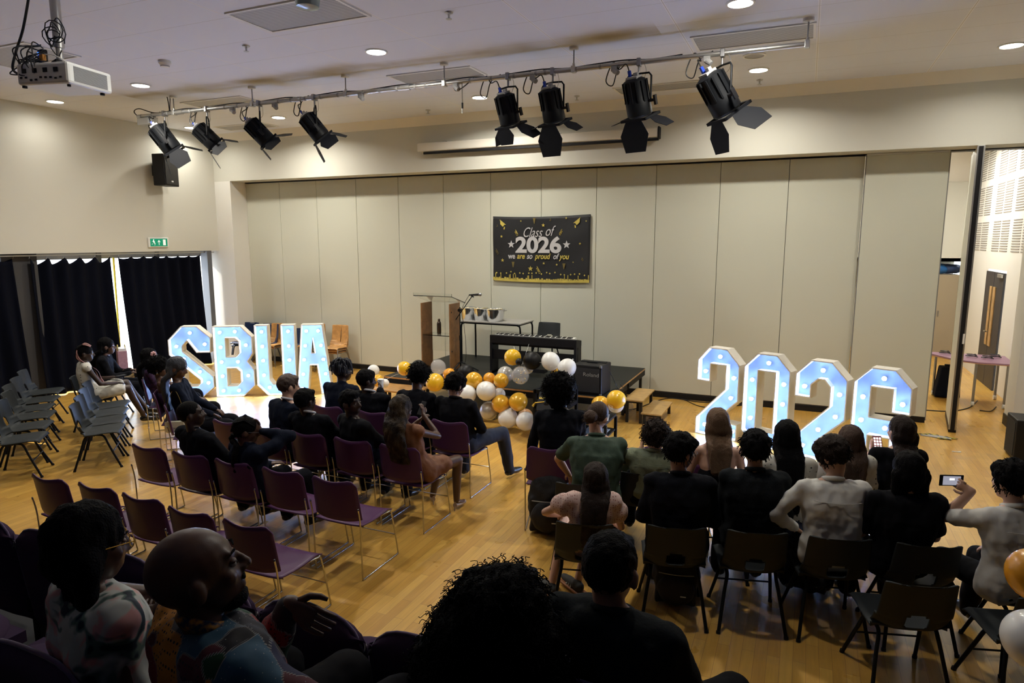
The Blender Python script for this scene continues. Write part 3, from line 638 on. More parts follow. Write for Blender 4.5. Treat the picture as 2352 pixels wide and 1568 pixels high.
def bucket(x, label, r=.155, front=0):
    t = thing('metal_bucket', label, 'bucket', (x, ty0+.25-front, TZ), 0, 'shiny metal buckets on the table')
    MB().lathe([(r*.78, 0), (r*.80, .004), (r*.97, .20), (r, .215), (r*1.02, .212), (r*.96, .19), (r*.76, .01)], 32).build('pail', GALV, t, smooth=40)
    for s_ in (-1, 1): MB().tube([(s_*(r+.0), -.03, .19), (s_*(r+.035), -.03, .195), (s_*(r+.035), .03, .195), (s_*(r+.0), .03, .19)], .005, 6).build('handle', STEEL, t)
    fl = MB(); rr_ = random.Random(int(x*100))
    for k in range(9): fl.box((rr_.uniform(-.09, .09), rr_.uniform(-.08, .08), .205+rr_.uniform(-.01, .012)), (.10, .07, .004), Matrix.Rotation(rr_.random()*3, 3, 'Z') @ Matrix.Rotation(rr_.uniform(-.3, .3), 3, 'X'))
    fl.build('folded_leaflets', mat('cream_paper', (.62, .56, .38), .8), t)
xs = [at(p, 727, TZ).x for p in (1101, 1137, 1176)]
bucket(xs[0], 'leftmost shiny metal bucket on the table'); bucket(xs[1], 'middle shiny metal bucket on the table', r=.15, front=.03); bucket(xs[2], 'rightmost and widest metal bucket on the table', r=.18, front=.06)
# digital piano
q0 = aty(1121, 770, 9.62); q1 = aty(1321, 782, 9.62); pz = (q0.z+q1.z)/2
t = thing('digital_piano', 'black digital piano seen from behind with its white keys on top', 'piano', ((q0.x+q1.x)/2, 9.68, SH)); w = (q1.x-q0.x)/2; h = pz-SH
MB().prism([(0, 0), (0, -.13), (.27, -.13), (.27, -.04), (.05, .0)], -w, w, Matrix(((0, 0, 1, 0), (1, 0, 0, 0), (0, 1, 0, h), (0, 0, 0, 1)))).build('piano_body', BLACK, t, bevel=.008)
wk = MB()
for k in range(52): x = -w+.07+(2*w-.14)*(k+.5)/52; wk.bb(x-(w-.07)/52*.94, x+(w-.07)/52*.94, .075, .22, h-.03, h+.006)
wk.build('white_keys', mat('ivory_key', (.80, .80, .76), .3), t, kind='stuff')
bk = MB()
for k in range(51):
    if k % 7 not in (1, 4): x = -w+.07+(2*w-.14)*(k+1)/52; bk.bb(x-.007, x+.007, .075, .17, h+.004, h+.018)
bk.build('black_keys', BLACK, t, kind='stuff')
for s_ in (-1, 1): MB().bb(s_*(w-.02)-.02, s_*(w-.02)+.02, 0, .26, 0, h-.12).bb(s_*(w-.02)-.02, s_*(w-.02)+.02, -.05, .33, 0, .04).build('side_stand', BLACK, t, bevel=.005)
MB().bb(-w, w, .05, .075, h-.40, h-.24).build('back_board', BLACK, t); MB().bb(-w, w, .05, .09, h-.165, h-.13).build('cross_rail', BLACK, t)
MB().bb(-.2, .2, .05, .2, .06, .12).build('pedal_unit', BLACK, t)
# amplifier
a0 = at(1316, 905, SH); a1 = at(1384, 908, SH); ax = (a0.x+a1.x)/2; aw = (a1.x-a0.x)/2+.01; ay = (a0.y+a1.y)/2
ah = (aty(1350, 838, ay).z-SH)
t = thing('keyboard_amplifier', 'black keyboard amplifier cube at the right end of the stage', 'amplifier', (ax, ay+.2, SH), R(-4))
MB().prism([(-aw, 0), (aw, 0), (aw, ah), (-aw, ah)], -.20, .20, Matrix(((1, 0, 0, 0), (0, 0, 1, 0), (0, 1, 0, 0), (0, 0, 0, 1)))).build('cabinet', BLACK, t, bevel=.015)
MB().bb(-aw+.03, aw-.03, -.208, -.2, .04, ah-.05).build('grille', mat('amp_grille', (.018, .018, .02), .8, bump=.6, bscale=700), t)
text_mb('Roland', .075, M=Matrix(((1, 0, 0, .06), (0, 0, -1, -.2105), (0, 1, 0, ah-.16), (0, 0, 0, 1))), xs=1.15, extr=.001).build('lettering', mat('grey_lettering', (.30, .30, .30), .4), t)
MB().bb(-.08, .08, -.02, .02, ah, ah+.02).bb(-aw+.02, aw-.02, .03, .10, ah, ah+.012).build('top_handle', BLACKM, t, bevel=.006)
for s_ in (-1, 1):
    for s2 in (-1, 1): MB().box((s_*(aw-.012), -.2, ah/2+s2*(ah/2-.012)), (.035, .02, .035)).build('corner_guard', STEEL, t, bevel=.004)
for k, (pts, lb) in enumerate((([(1376, 838), (1395, 845), (1420, 893), (1432, 905)], 'cable from the amplifier top down over the right stage edge'), ([(1395, 905), (1408, 893), (1430, 893), (1425, 880)], 'thin cable looping on the stage right of the amplifier'))):
    zz = [SH+ah*.95, SH+.35, SH+.03, SH+.01] if k == 0 else [SH+.01]*4
    tag(MB().tube(bez([at(x, y, z) for (x, y), z in zip(pts, zz)]), .005, 6).build('stage_cable', CABLE), lb, 'cable')
for pts, lb in ((([(1385, 935), (1450, 940), (1530, 915), (1600, 922), (1640, 925)]), 'black cable on the floor from the steps to the big digit two'), ([(1395, 965), (1370, 1003), (1352, 1010)], 'black cable trailing on the floor by the black trolley'), ([(1490, 905), (1560, 914), (1620, 935), (1720, 930), (1800, 938)], 'cable on the floor along the foot of the partition behind the digits'),
                ([(2122, 941), (2180, 944), (2225, 936), (2245, 920)], 'thin cable on the floor crossing the open gap'), ([(2250, 942), (2275, 944), (2288, 934)], 'short cable at the foot of the white door jamb')):
    tag(MB().tube(bez([at(x, y, .008) for x, y in pts]), .008, 6).build('floor_cable', CABLE), lb, 'cable')

# ---------------------------------------------------------------- banner
b0 = aty(1133, 497, 11.31); b1 = aty(1357, 490, 11.31); zb = aty(1244, 646, 11.31).z; bw = b1.x-b0.x; bh = b0.z-zb; bcx = (b0.x+b1.x)/2
t = thing('class_banner', 'black and gold Class of 2026 banner pinned on the partition', 'banner', (bcx, 11.315, zb))
def bs(x, z):       # cloth surface offset
    return .006*math.sin(x*5+z*3)+.004*math.sin(z*9-x*4)
bgm = MB().grid(lambda u, v: ((u-.5)*bw, -.012+bs((u-.5)*bw, v*bh), v*bh+(.012*(u) if v > .9 else 0)-.035*math.sin(u*PI)*(1-v)*.5-.025*math.sin(u*PI)*v), 40, 24).build('banner_cloth', mat('banner_black', (.009, .010, .013), .6), t, smooth=180, solid=.003)
GB = mat('banner_gold_print', (.62, .50, .10), .6, var=.25, vscale=5); SB = mat('banner_silver_print', (.52, .52, .54), .6); GD = mat('banner_dim_gold', (.16, .12, .03), .6)
def onb(x, z, yo=-.026):      # photo units (crop 2138x1568) -> banner local
    u = (x-235)/(1835-235); v = (1300-z)/(1300-255); return ((u-.5)*bw, v*bh)
def FR(cx, cz, a=0., yo=-.026):
    c_, s_ = math.cos(a), math.sin(a); return Matrix(((c_, -s_, 0, cx), (0, 0, -1, yo), (s_, c_, 0, cz), (0, 0, 0, 1)))
def bt(txt, cx, cz, size, m, **k):
    x, z = onb(cx, cz); text_mb(txt, size, M=FR(x, z), extr=.0012, **k).build('lettering', m, t)
bt('2026', 1005, 832, .385, SB, offs=.014, xs=1.16)
bt('Class', 900, 590, .25, SB, shear=.42, xs=.72, offs=-.0006); bt('of', 1175, 572, .26, SB, shear=.42, xs=.72, offs=-.0006)
x_ = 515
for wd, m_, cx in (('we', SB, 560), ('are', GB, 715), ('so', SB, 862), ('proud', GB, 1075), ('of', SB, 1290), ('you', GB, 1430)): bt(wd, cx, 938, .142, m_, shear=.0 if wd == 'we' else .25, xs=.82, offs=.003)
def star(cx, cz, r, m_):
    x, z = onb(cx, cz); pts = [((r if k % 2 == 0 else r*.42)*math.sin(k*PI/5), (r if k % 2 == 0 else r*.42)*math.cos(k*PI/5)) for k in range(10)]
    MB().prism(pts, 0, .002, FR(x, z)).build('printed_star', m_, t)
star(553, 708, .075, SB); star(1468, 712, .075, SB)
for cx, cz, r in ((716, 335, .018), (1088, 405, .035), (1457, 298, .022), (1771, 347, .018), (385, 580, .028), (1680, 695, .024), (402, 967, .034), (880, 1097, .05), (1100, 1008, .024), (1313, 1027, .022), (1576, 985, .016)): star(cx, cz, r, GB)
def cap_print(cx, cz, mir):
    P = [(-60, -55), (50, 30), (20, 30), (-5, 60), (-50, 20), (-50, -20)]; c_ = MB()
    c_.prism([(mir*a*bw/1600, -b_*bw/1600) for a, b_ in P], 0, .002, FR(*onb(cx, cz))); c_.prism([(mir*a*bw/1600, -b_*bw/1600) for a, b_ in ((15, 60), (30, 60), (25, 100), (5, 98))], 0, .002, FR(*onb(cx, cz))); c_.build('printed_cap', GB, t)
cap_print(415, 362, 1); cap_print(1620, 345, -1)
def curl(cx, cz, n, s_, m_, mir=1):
    x, z = onb(cx, cz); pts = []
    for k in range(n*10): a = k*.6; pts.append((x+mir*(s_*.35*math.sin(a)+s_*.03*k-s_*.15*n), -.027, z-s_*.05*k+s_*.35*math.cos(a)+s_*.25*n))
    MB().tube(pts, .0035, 4).build('printed_streamer', m_, t)
curl(640, 525, 3, .05, GB); curl(1375, 520, 3, .05, GB, -1); curl(1010, 1120, 4, .05, GB); curl(305, 830, 3, .05, GD); curl(1720, 940, 2, .04, GD); curl(310, 410, 1, .04, GD); curl(1200, 325, 1, .04, GD)
for cx, cz in ((940, 335), (585, 1035), (1430, 1050)): x, z = onb(cx, cz); MB().prism([(-.028, .05), (.028, .05), (.006, -.05), (-.006, -.05)], 0, .002, FR(x, z)).build('printed_popper', GD, t)
sk_ = MB(); r_ = random.Random(5); xs_ = []; x = -bw/2
while x < bw/2-.02:
    hgt = .045+.03*r_.random()+(.07 if r_.random() < .18 else 0); wd = .018+.03*r_.random() if hgt < .09 else .012; xs_ += [(x, hgt), (min(x+wd, bw/2), hgt)]; x += wd
    xs_ += [(min(x, bw/2), .03+.02*r_.random()), (min(x+.008, bw/2), .03+.02*r_.random())]; x += .008
poly = [(-bw/2, -.012)]+[(a, b_) for a, b_ in xs_]+[(bw/2, -.012)]
for i in range(1, len(poly)-2):
    (a, b_), (c_, d_) = poly[i], poly[i+1]
    if c_-a > .001: q_ = .0175*math.cos(a/bw*PI); q2 = .0175*math.cos(c_/bw*PI); sk_.prism([(a, -.001-q_), (c_, -.001-q2), (c_, d_-q2), (a, b_-q_)], 0, .002, FR(0, 0))
sk_.build('printed_crowd', GB, t)
for k in range(20): x = -bw/2+.08+k*bw/21+r_.uniform(-.02, .02); z = .14+r_.uniform(-.02, .03); MB().prism([(-.016, 0), (0, .018), (.016, .003), (.002, -.016)], 0, .002, FR(x, z)).build('printed_thrown_cap', GB, t)
for sx, z in ((-1, bh-.01), (1, bh), (-1, .02), (1, -.0)): MB().cyl((sx*(bw/2-.02), -.02, z-.02), (sx*(bw/2-.02), -.028, z-.02), .009, n=10).build('eyelet', STEEL, t)

# ---------------------------------------------------------------- marquee letters
def solid_poly(mb, loops, y, flip=False):
    vs = [V((x, y, z)) for lp in loops for x, z in lp]
    tr = geometry.tessellate_polygon([[V((x, z, 0)) for x, z in lp] for lp in loops]); mb.add(vs, [tuple(t_) for t_ in tr])
def inset(lp, d):
    n = len(lp); out = []; A = sum(lp[i][0]*lp[(i+1) % n][1]-lp[(i+1) % n][0]*lp[i][1] for i in range(n)); sg_ = 1 if A > 0 else -1
    for i in range(n):
        p, q, r_ = V(lp[i-1]), V(lp[i]), V(lp[(i+1) % n]); e1 = (q-p).normalized(); e2 = (r_-q).normalized()
        n1 = V((-e1.y, e1.x))*sg_; n2 = V((-e2.y, e2.x))*sg_; m_ = (n1+n2); m_ = m_/max(m_.dot(n1), .3); out.append((q.x+m_.x*d, q.y+m_.y*d))
    return out
def letter(org, dirv, s0, loops, bulbs, name, label, depth=.19, grp=None):
    d = V((dirv[0], dirv[1], 0)).normalized(); rz = math.atan2(d.y, d.x)
    t = thing(name, label, 'light-up letter', V(org)+d*s0, rz, grp)
    sh = MB(); T_ = .014; F_ = .105
    for k, lp in enumerate(loops):
        inn = inset(lp, T_ if k == 0 else -T_); n = len(lp)
        for A_, y0, y1 in ((lp, 0, depth), (inn, 0, F_)):
            o = len(sh.v); sh.v += [(x, y0, z) for x, z in A_]+[(x, y1, z) for x, z in A_]; sh.f += [(o+i, o+(i+1) % n, o+n+(i+1) % n, o+n+i) for i in range(n)]
        o = len(sh.v); sh.v += [(x, 0, z) for x, z in lp]+[(x, 0, z) for x, z in inn]; sh.f += [(o+i, o+(i+1) % n, o+n+(i+1) % n, o+n+i) for i in range(n)]
    solid_poly(sh, loops, depth); sh.build('letter_shell', LETW, t)
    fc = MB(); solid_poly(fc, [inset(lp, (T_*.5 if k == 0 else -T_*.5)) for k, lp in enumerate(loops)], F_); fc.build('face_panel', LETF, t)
    for x, z in bulbs:
        s_ = MB().lathe([(.018, 0), (.018, .035)], 12, Matrix(((1, 0, 0, x), (0, 0, -1, F_), (0, 1, 0, z), (0, 0, 0, 1)))).build('bulb_socket', WHITEP, t)
        MX = Matrix(((1, 0, 0, x), (0, 0, -1, F_-.055), (0, 1, 0, z), (0, 0, 0, 1)))
        MB().lathe([(.025*math.cos(a), .027*math.sin(a)) for a in (-1.2, -.8, -.4, 0)], 12, MX).build('bulb_base', BULB, s_, smooth=180)
        MB().lathe([(.025*math.cos(a), .027*math.sin(a)) for a in (0.02, .4, .8, 1.2, 1.5)], 12, MX).build('light_bulb', BULBF, s_, smooth=180)
    return t
LS = [(0, 0), (.52, 0), (.70, .18), (.70, .40), (.245, .86), (.245, .94), (.33, 1.02), (.46, .86), (.46, .80), (.70, .80), (.70, 1.06), (.50, 1.25), (.21, 1.25), (0, 1.06), (0, .80), (.46, .34), (.46, .27), (.40, .22), (.26, .22), (.24, .40), (0, .40)]
LS = [(.20, 0), (.50, 0), (.71, .18), (.71, .37), (.23, .82), (.23, .91), (.31, 1.0), (.45, .79), (.68, .79), (.70, 1.05), (.48, 1.25), (.22, 1.25), (0, 1.02), (0, .76), (.48, .31), (.48, .26), (.43, .21), (.28, .21), (.24, .26), (.24, .44), (0, .44), (0, .18)]
LB = [(0, 0), (.46, 0), (.66, .19), (.66, .47), (.56, .62), (.65, .76), (.65, 1.05), (.47, 1.24), (0, 1.24)]
LBh1 = [(.21, .71), (.36, .71), (.42, .77), (.42, .97), (.36, 1.03), (.21, 1.03)]; LBh2 = [(.21, .20), (.36, .20), (.42, .26), (.42, .44), (.36, .50), (.21, .50)]
LU = [(.18, 0), (.48, 0), (.68, .19), (.68, 1.25), (.44, 1.25), (.44, .29), (.37, .21), (.28, .21), (.23, .29), (.23, 1.25), (0, 1.25), (0, .19)]
LA = [(0, 0), (.20, 0), (.25, .52), (.36, .52), (.42, 0), (.62, 0), (.48, 1.25), (.12, 1.25)]; LAh = [(.285, .75), (.325, .75), (.305, 1.0)]
O1, D1 = (-9.24, 8.22, 0), (1.52, .92)
B1 = 'light-up letters on the left'
letter(O1, D1, -.745, [LS], [(.35, 1.13), (.115, .90), (.58, .93), (.22, .68), (.47, .45), (.60, .25), (.34, .11), (.12, .31)], 'marquee_letter', 'big lit letter S, the leftmost beside the dark curtain', grp=B1)
letter(O1, D1, -.015, [LB, LBh1, LBh2], [(.11, 1.13), (.36, 1.14), (.11, .87), (.53, .90), (.11, .61), (.38, .61), (.11, .36), (.54, .36), (.11, .10), (.37, .10)], 'marquee_letter', 'big lit letter B between the S and the U', grp=B1)
letter(O1, D1, .675, [LU], [(.115, 1.13), (.115, .87), (.115, .62), (.115, .36), (.56, 1.13), (.56, .87), (.56, .62), (.56, .36), (.20, .14), (.43, .12)], 'marquee_letter', 'big lit letter U in front of the dark blue chair stacks', grp=B1)
letter(O1, D1, 1.345, [LA, LAh], [(.20, 1.13), (.40, 1.13), (.17, .87), (.44, .87), (.14, .62), (.47, .62), (.115, .36), (.50, .36), (.09, .10), (.53, .10)], 'marquee_letter', 'big lit letter A at the right end beside the wooden chairs', grp=B1)
N2 = [(0, 0), (.62, 0), (.62, .24), (.30, .24), (.62, .56), (.62, 1.05), (.43, 1.25), (.16, 1.25), (0, 1.06), (0, .77), (.20, .77), (.20, 1.02), (.42, 1.02), (.42, .70), (0, .24)]
N2b = [(0, 0), (.62, 0), (.62, .24), (.30, .24), (.62, .56), (.62, 1.05), (.43, 1.25), (.18, 1.25), (0, 1.06), (0, .77), (.20, .77), (.20, .94), (.28, 1.02), (.35, 1.02), (.42, .94), (.42, .70), (0, .24)]
N0 = [(.18, 0), (.44, 0), (.62, .19), (.62, 1.06), (.44, 1.25), (.18, 1.25), (0, 1.06), (0, .19)]; N0h = [(.20, .23), (.42, .23), (.42, 1.02), (.20, 1.02)]
N6 = [(.18, 0), (.44, 0), (.62, .19), (.62, .50), (.46, .67), (.20, .67), (.20, 1.02), (.42, 1.02), (.42, .75), (.62, .75), (.62, 1.06), (.44, 1.25), (.18, 1.25), (0, 1.06), (0, .19)]
O2, D2 = (-1.30, 9.37, 0), (2.36, -.93)
B2 = 'light-up digits on the right'
b2 = [(.31, 1.13), (.10, .90), (.52, .86), (.49, .58), (.30, .38), (.12, .14), (.34, .12), (.54, .12)]
letter(O2, D2, 0, [N2], b2, 'marquee_digit', 'big lit digit 2, the leftmost and farthest of the four digits', grp=B2)
letter(O2, D2, .68, [N0, N0h], [(.31, 1.13), (.10, .88), (.52, .88), (.10, .62), (.52, .62), (.10, .36), (.52, .36), (.31, .11)], 'marquee_digit', 'big lit digit 0 with a tall narrow slot', grp=B2)
letter(O2, D2, 1.36, [N2b], b2, 'marquee_digit', 'big lit digit 2 between the zero and the six', grp=B2)
letter(O2, D2, 2.04, [N6, [(.20, .23), (.42, .23), (.42, .44), (.20, .44)]], [(.31, 1.13), (.10, .88), (.52, .86), (.10, .60), (.36, .55), (.10, .34), (.52, .34), (.31, .11)], 'marquee_digit', 'big lit digit 6, rightmost and nearest of the four digits', grp=B2)

# ---------------------------------------------------------------- chairs
def sled_chair(label, loc, rz, group):
    t = thing('sled_chair', label, 'chair', loc, rz, group)     # y=0 at the rear uprights, faces +y
    def seat(u, v):
        x = (u-.5)*.46*(1-.06*v); y = .02+.44*v; z = .445-.018*math.sin(v*PI)-.03*max(0, (v-.82)/.18)**2+.012*abs(2*u-1)**3
        return (x, y, z)
    MB().grid(seat, 12, 12).build('seat', PURPLE, t, smooth=180, solid=.011)
    def back(u, v):
        w = .455*(1-.05*v); k = 2*u-1
        z = .485+.335*v+(.030*abs(k)**1.5*v)-(.05*max(0, abs(k)-.82)/.18*max(0, (v-.8)/.2))+.02*(1-v)*abs(k)**4
        return (k*w/2, -.012-.055*v+.045*k*k, z)
    MB().grid(back, 14, 10).build('backrest', PURPLE, t, smooth=180, solid=.010)
    for s in (-1, 1):
        x = s*.235
        MB().tube(bez([(x, -.03, .62), (x, -.005, .45), (x, 0, .06), (x, .012, .012), (x, .04, .008), (x, .46, .008), (x, .495, .012), (x, .50, .05), (x*.98, .43, .40), (x*.97, .40, .43), (x*.9, .3, .432)], 5), .0065, 8).build('side_frame', CHROME, t, smooth=180)
    MB().tube([(-.23, .47, .20), (.23, .47, .20)], .005, 6).build('cross_bar', CHROME, t)
    MB().tube([(-.22, .06, .43), (.22, .06, .43)], .006, 6).build('seat_bar', CHROME, t)
    return t
def shell_mb(hole=True, w0=.43, wb=.385, hz=.76, slot=None):
    """one-piece seat and back: v 0..1 from seat front edge up to the top of the back"""
    P = bez([(0, .235, .415), (0, .21, .435), (0, .10, .432), (0, -.06, .420), (0, -.155, .425), (0, -.205, .47), (0, -.235, .56), (0, -.255, .66), (0, -.275, hz-.012), (0, -.285, hz)], 6)
    n = len(P)-1; nu = 20
    def fn(u, v):
        i = v*n; a = int(min(i, n-1)); p = P[a].lerp(P[a+1], i-a); k = 2*u-1
        w = w0 if v < .5 else w0+(wb-w0)*(v-.5)/.5
        rc = 1-.10*max(0, 1-v/.07)**2-.13*max(0, (v-.93)/.07)**2
        x = k*w/2*rc; e = abs(k)**3
        if v < .5: q = V((x, p.y, p.z+.014*e*(v/.2 if v < .2 else 1)-.016*max(0, abs(k)-.85)/.15))
        else: q = V((x, p.y+.045*e, p.z))
        if .42 < v < .62: q.y += .02*e; q.z += .02*e
        return q
    def skip(u, v):
        if hole is True: return ((u-.5)/.145)**4+((v-.60)/.062)**4 < 1
        if hole == 'grip': return ((u-.5)/.18)**4+((v-.92)/.028)**4 < 1
        if hole == 'slot': return abs(u-.5) < .035 and .60 < v < .87
        return False
    mb = MB(); mb.grid(fn, nu*2, n, skip)
    return mb
SH_G = shell_mb(True); SH_G2 = None
def grey_chair(label, loc, rz, group, proto=[None]):
    if proto[0]: return dup(proto[0], loc, rz, label, group)
    t = thing('polypropylene_chair', label, 'chair', loc, rz, group); proto[0] = t
    SH_G.build('seat_shell', GREYSH, t, smooth=180, solid=.009)
    for s in (-1, 1):
        x = s*.165
        MB().tube(bez([(s*.225, .235, 0), (s*.185, .12, .26), (x, .075, .37), (x, .03, .405), (x, -.09, .405), (x, -.135, .37), (s*.185, -.17, .26), (s*.225, -.255, 0)], 6), .0125, 8).build('leg_frame', BLACKM, t, smooth=180)
        for yy in (.235, -.255): MB().cyl((s*.225, yy, 0), (s*.2235, yy*.975, .02), .0155, n=10).build('foot_cap', BLACK, t)
    MB().tube([(-.20, .155, .20), (.20, .155, .20)], .007, 6).build('stretcher', BLACKM, t); MB().tube([(-.18, -.03, .405), (.18, -.03, .405)], .011, 6).build('seat_bar', BLACKM, t)
    return t
PR_S = [None]
def purple(label, x, y, rz=0., grp='purple sled-base chairs'):
    if PR_S[0]: return dup(PR_S[0], (x, y, 0), rz, label, grp)
    PR_S[0] = sled_chair(label, (x, y, 0), rz, grp); return PR_S[0]
GX = (-5.45, -4.92, -4.40, -3.86, -3.33)
for k, x in enumerate(GX): purple('empty purple chair in the rearmost row, '+('far left end', 'second from its left end', 'in the middle', 'second from the aisle', 'at the aisle end, front leg in view')[k], x, 3.17+(0, .03, .02, -.02, -.02)[k])
for k, (x, o) in enumerate(zip(GX, ('empty purple chair left of the shaven-headed man', 'purple chair under the shaven-headed man in the dark suit', 'purple chair under the person in glasses with a low braid', 'empty purple chair right of the person in glasses', 'empty purple chair at the aisle, its whole silver runner in view'))): purple(o, x, 4.05)
for x, o in zip(GX, ('empty purple chair behind the shaven-headed man, facing the floor glow', 'half-hidden purple chair between the glasses wearer and the auburn-haired boy', 'purple chair under the man with a white collar showing', 'purple chair under the man looking back over his shoulder', 'purple chair under the woman with long highlighted hair')): purple(o, x, 4.98)
for x, o in zip((-4.93, -4.30, -3.90, -3.33), ('purple chair under the auburn-haired boy and beside the dreadlocked person', 'purple chair behind the man holding a white cup', 'purple chair under the person with the big curly mop', 'purple chair under the man in jeans at the aisle')): purple(o, x, 5.92)
A45 = R(-45)
LW = []
for (px, py, rz), o in zip(((341, 896, A45), (369, 932, A45), (395, 960, A45)), ('purple chair under the person with the pink flower', 'purple chair under the person with the silver earring', 'purple chair under the woman with the cream bag')):
    p = at(px, py, .65); LW.append(p); purple(o, p.x, p.y, rz, 'purple chairs angled towards the letter S')
RT = R(15)
for (px, py), o in zip(((1262, 1047), (1445, 1043), (1590, 1080), (1700, 1095)), ('dark purple chair under the person with the big afro', 'empty dark purple chair between the green polo and the curly-haired boy', 'purple chair in front of the bare-backed woman', 'purple seat beside the bare-backed woman')):
    p = at(px, py, .75); purple(o, p.x, p.y+.03, RT, 'purple chairs in the front right row')
def g_at(label, px, py, rz, grp, z=.44): p = at(px, py, z); return grey_chair(label, (p.x, p.y, 0), rz, grp)
Lg = 'grey plastic chairs in the angled left block'
for (x, y), o in zip(((-7.72, 5.10), (-8.08, 5.39), (-8.44, 5.68), (-8.80, 5.97), (-9.36, 6.16), (-9.64, 6.60)), ('at the near end of the front angled row, its back hole in view', 'second in the front angled row, touching the near one', 'third in the front angled row, in its middle', 'fourth in the angled row, just below the white dress', 'under the woman in the white dotted dress', 'under the dark-haired woman with the gift bag')):
    grey_chair('grey chair '+o, (x, y, 0), A45, Lg)
for k, ((px, py), o) in enumerate(zip(((50, 1004), (66, 976), (76, 952), (76, 935), (90, 916), (103, 897)), ('nearest', 'second', 'third', 'fourth', 'fifth', 'farthest'))):
    g_at('empty grey chair in the row at the left edge, the %s one from the camera' % o, px-4, py, A45, Lg)
Rg = 'grey plastic chairs in the right block'
for (x, y), o in zip(((-1.36, 4.42), (-.76, 4.62), (-.25, 4.76), (.26, 4.88), (.78, 5.00), (1.42, 4.98)), ('grey chair under the girl in the pink spotted dress', 'grey chair under the black-haired man in a black jacket, backpack beneath', 'grey chair under the man in the dark shirt, its back hole in view', 'grey chair under the man in the white shirt', 'grey chair under the long-haired person in a black tee', 'grey chair under the person filming with a phone')):
    grey_chair(o, (x, y, 0), RT, Rg)
for (px, py), o in zip(((1330, 1130), (1478, 1105), (1655, 1150), (1790, 1150), (1935, 1120), (2050, 1120)), ('grey chair under the person in the green polo', 'grey chair under the curly-haired boy in the pale green shirt', 'grey chair under the bare-backed woman', 'grey chair under the woman with very long black hair', 'grey chair under the brown-haired girl', 'grey chair under the girl raising her hand')):
    p = at(px, py, .68); grey_chair(o, (p.x-.05, p.y+.22, 0), RT, Rg)
grey_chair('empty grey chair at lower right, whole back with its hole in view', (.655, 4.41, 0), R(16), Rg)
grey_chair('empty grey chair at the lower right edge behind the balloons', (1.30, 4.50, 0), R(17), Rg)

# stacks by the partition
def ply_chair(label, loc, rz, proto=[None]):
    if proto[0]: return dup(proto[0], loc, rz, label, 'stacked wooden chairs')
    t = thing('plywood_chair', label, 'chair', loc, rz, 'stacked wooden chairs'); proto[0] = t
    shell_mb('slot', .40, .36, .84).build('ply_shell', PLY, t, smooth=180, solid=.011)
    for s in (-1, 1):
        x = s*.17; MB().tube(bez([(s*.20, .24, 0), (s*.185, .21, .34), (x, .18, .405), (x, .10, .412), (x, -.10, .405), (s*.19, -.17, .33), (s*.205, -.27, 0)], 5), .0105, 8).build('leg_frame', STEEL, t, smooth=180)
    MB().tube([(-.17, .05, .40), (.17, .05, .40)], .009, 6).build('seat_bar', STEEL, t)
    return t
def navy_chair(label, loc, rz, proto=[None]):
    if proto[0]: return dup(proto[0], loc, rz, label, 'stacked dark blue chairs')
    t = thing('blue_school_chair', label, 'chair', loc, rz, 'stacked dark blue chairs'); proto[0] = t
    shell_mb('grip', .42, .40, .82).build('seat_shell', NAVY, t, smooth=180, solid=.009)
    for s in (-1, 1):
        x = s*.17; MB().tube(bez([(s*.215, .23, 0), (s*.19, .18, .33), (x, .13, .40), (x, -.10, .40), (s*.19, -.16, .33), (s*.215, -.27, 0)], 5), .0125, 8).build('leg_frame', mat('blue_grey_tube', (.10, .12, .17), .4, metal=.4), t, smooth=180)
    return t
RS = R(187)
for (px, py), n, nm in (((800, 800), 3, 'right-hand'), ((752, 795), 3, 'middle'), ((705, 780), 2, 'half-hidden')):
    p = at(px, py, .42)
    for k in range(n): ply_chair('wooden chair in the %s wooden stack, %s' % (nm, ('at its bottom', 'second from the bottom', 'on top')[k] if n == 3 else ('at its bottom', 'on top')[k]), (p.x+.035*k, 10.92-.045*k, .055*k), RS)
for (px, py), n, nm in (((595, 785), 2, 'leftmost'), ((632, 790), 2, 'middle'), ((690, 800), 2, 'rightmost')):
    p = at(px, py, .42)
    for k in range(n): navy_chair('dark blue plastic chair in the %s blue stack, %s' % (nm, ('under the top one', 'on top')[k]), (p.x+.02*k, 10.90-.04*k, .06*k-(.10 if nm == 'rightmost' else 0) if k else 0), RS)
p = aty(1246, 790, 10.35); pz = SH
grey_chair('dark chair behind the digital piano, its back seen above the keys', (p.x, 10.45, SH), R(180), 'piano stool chair')

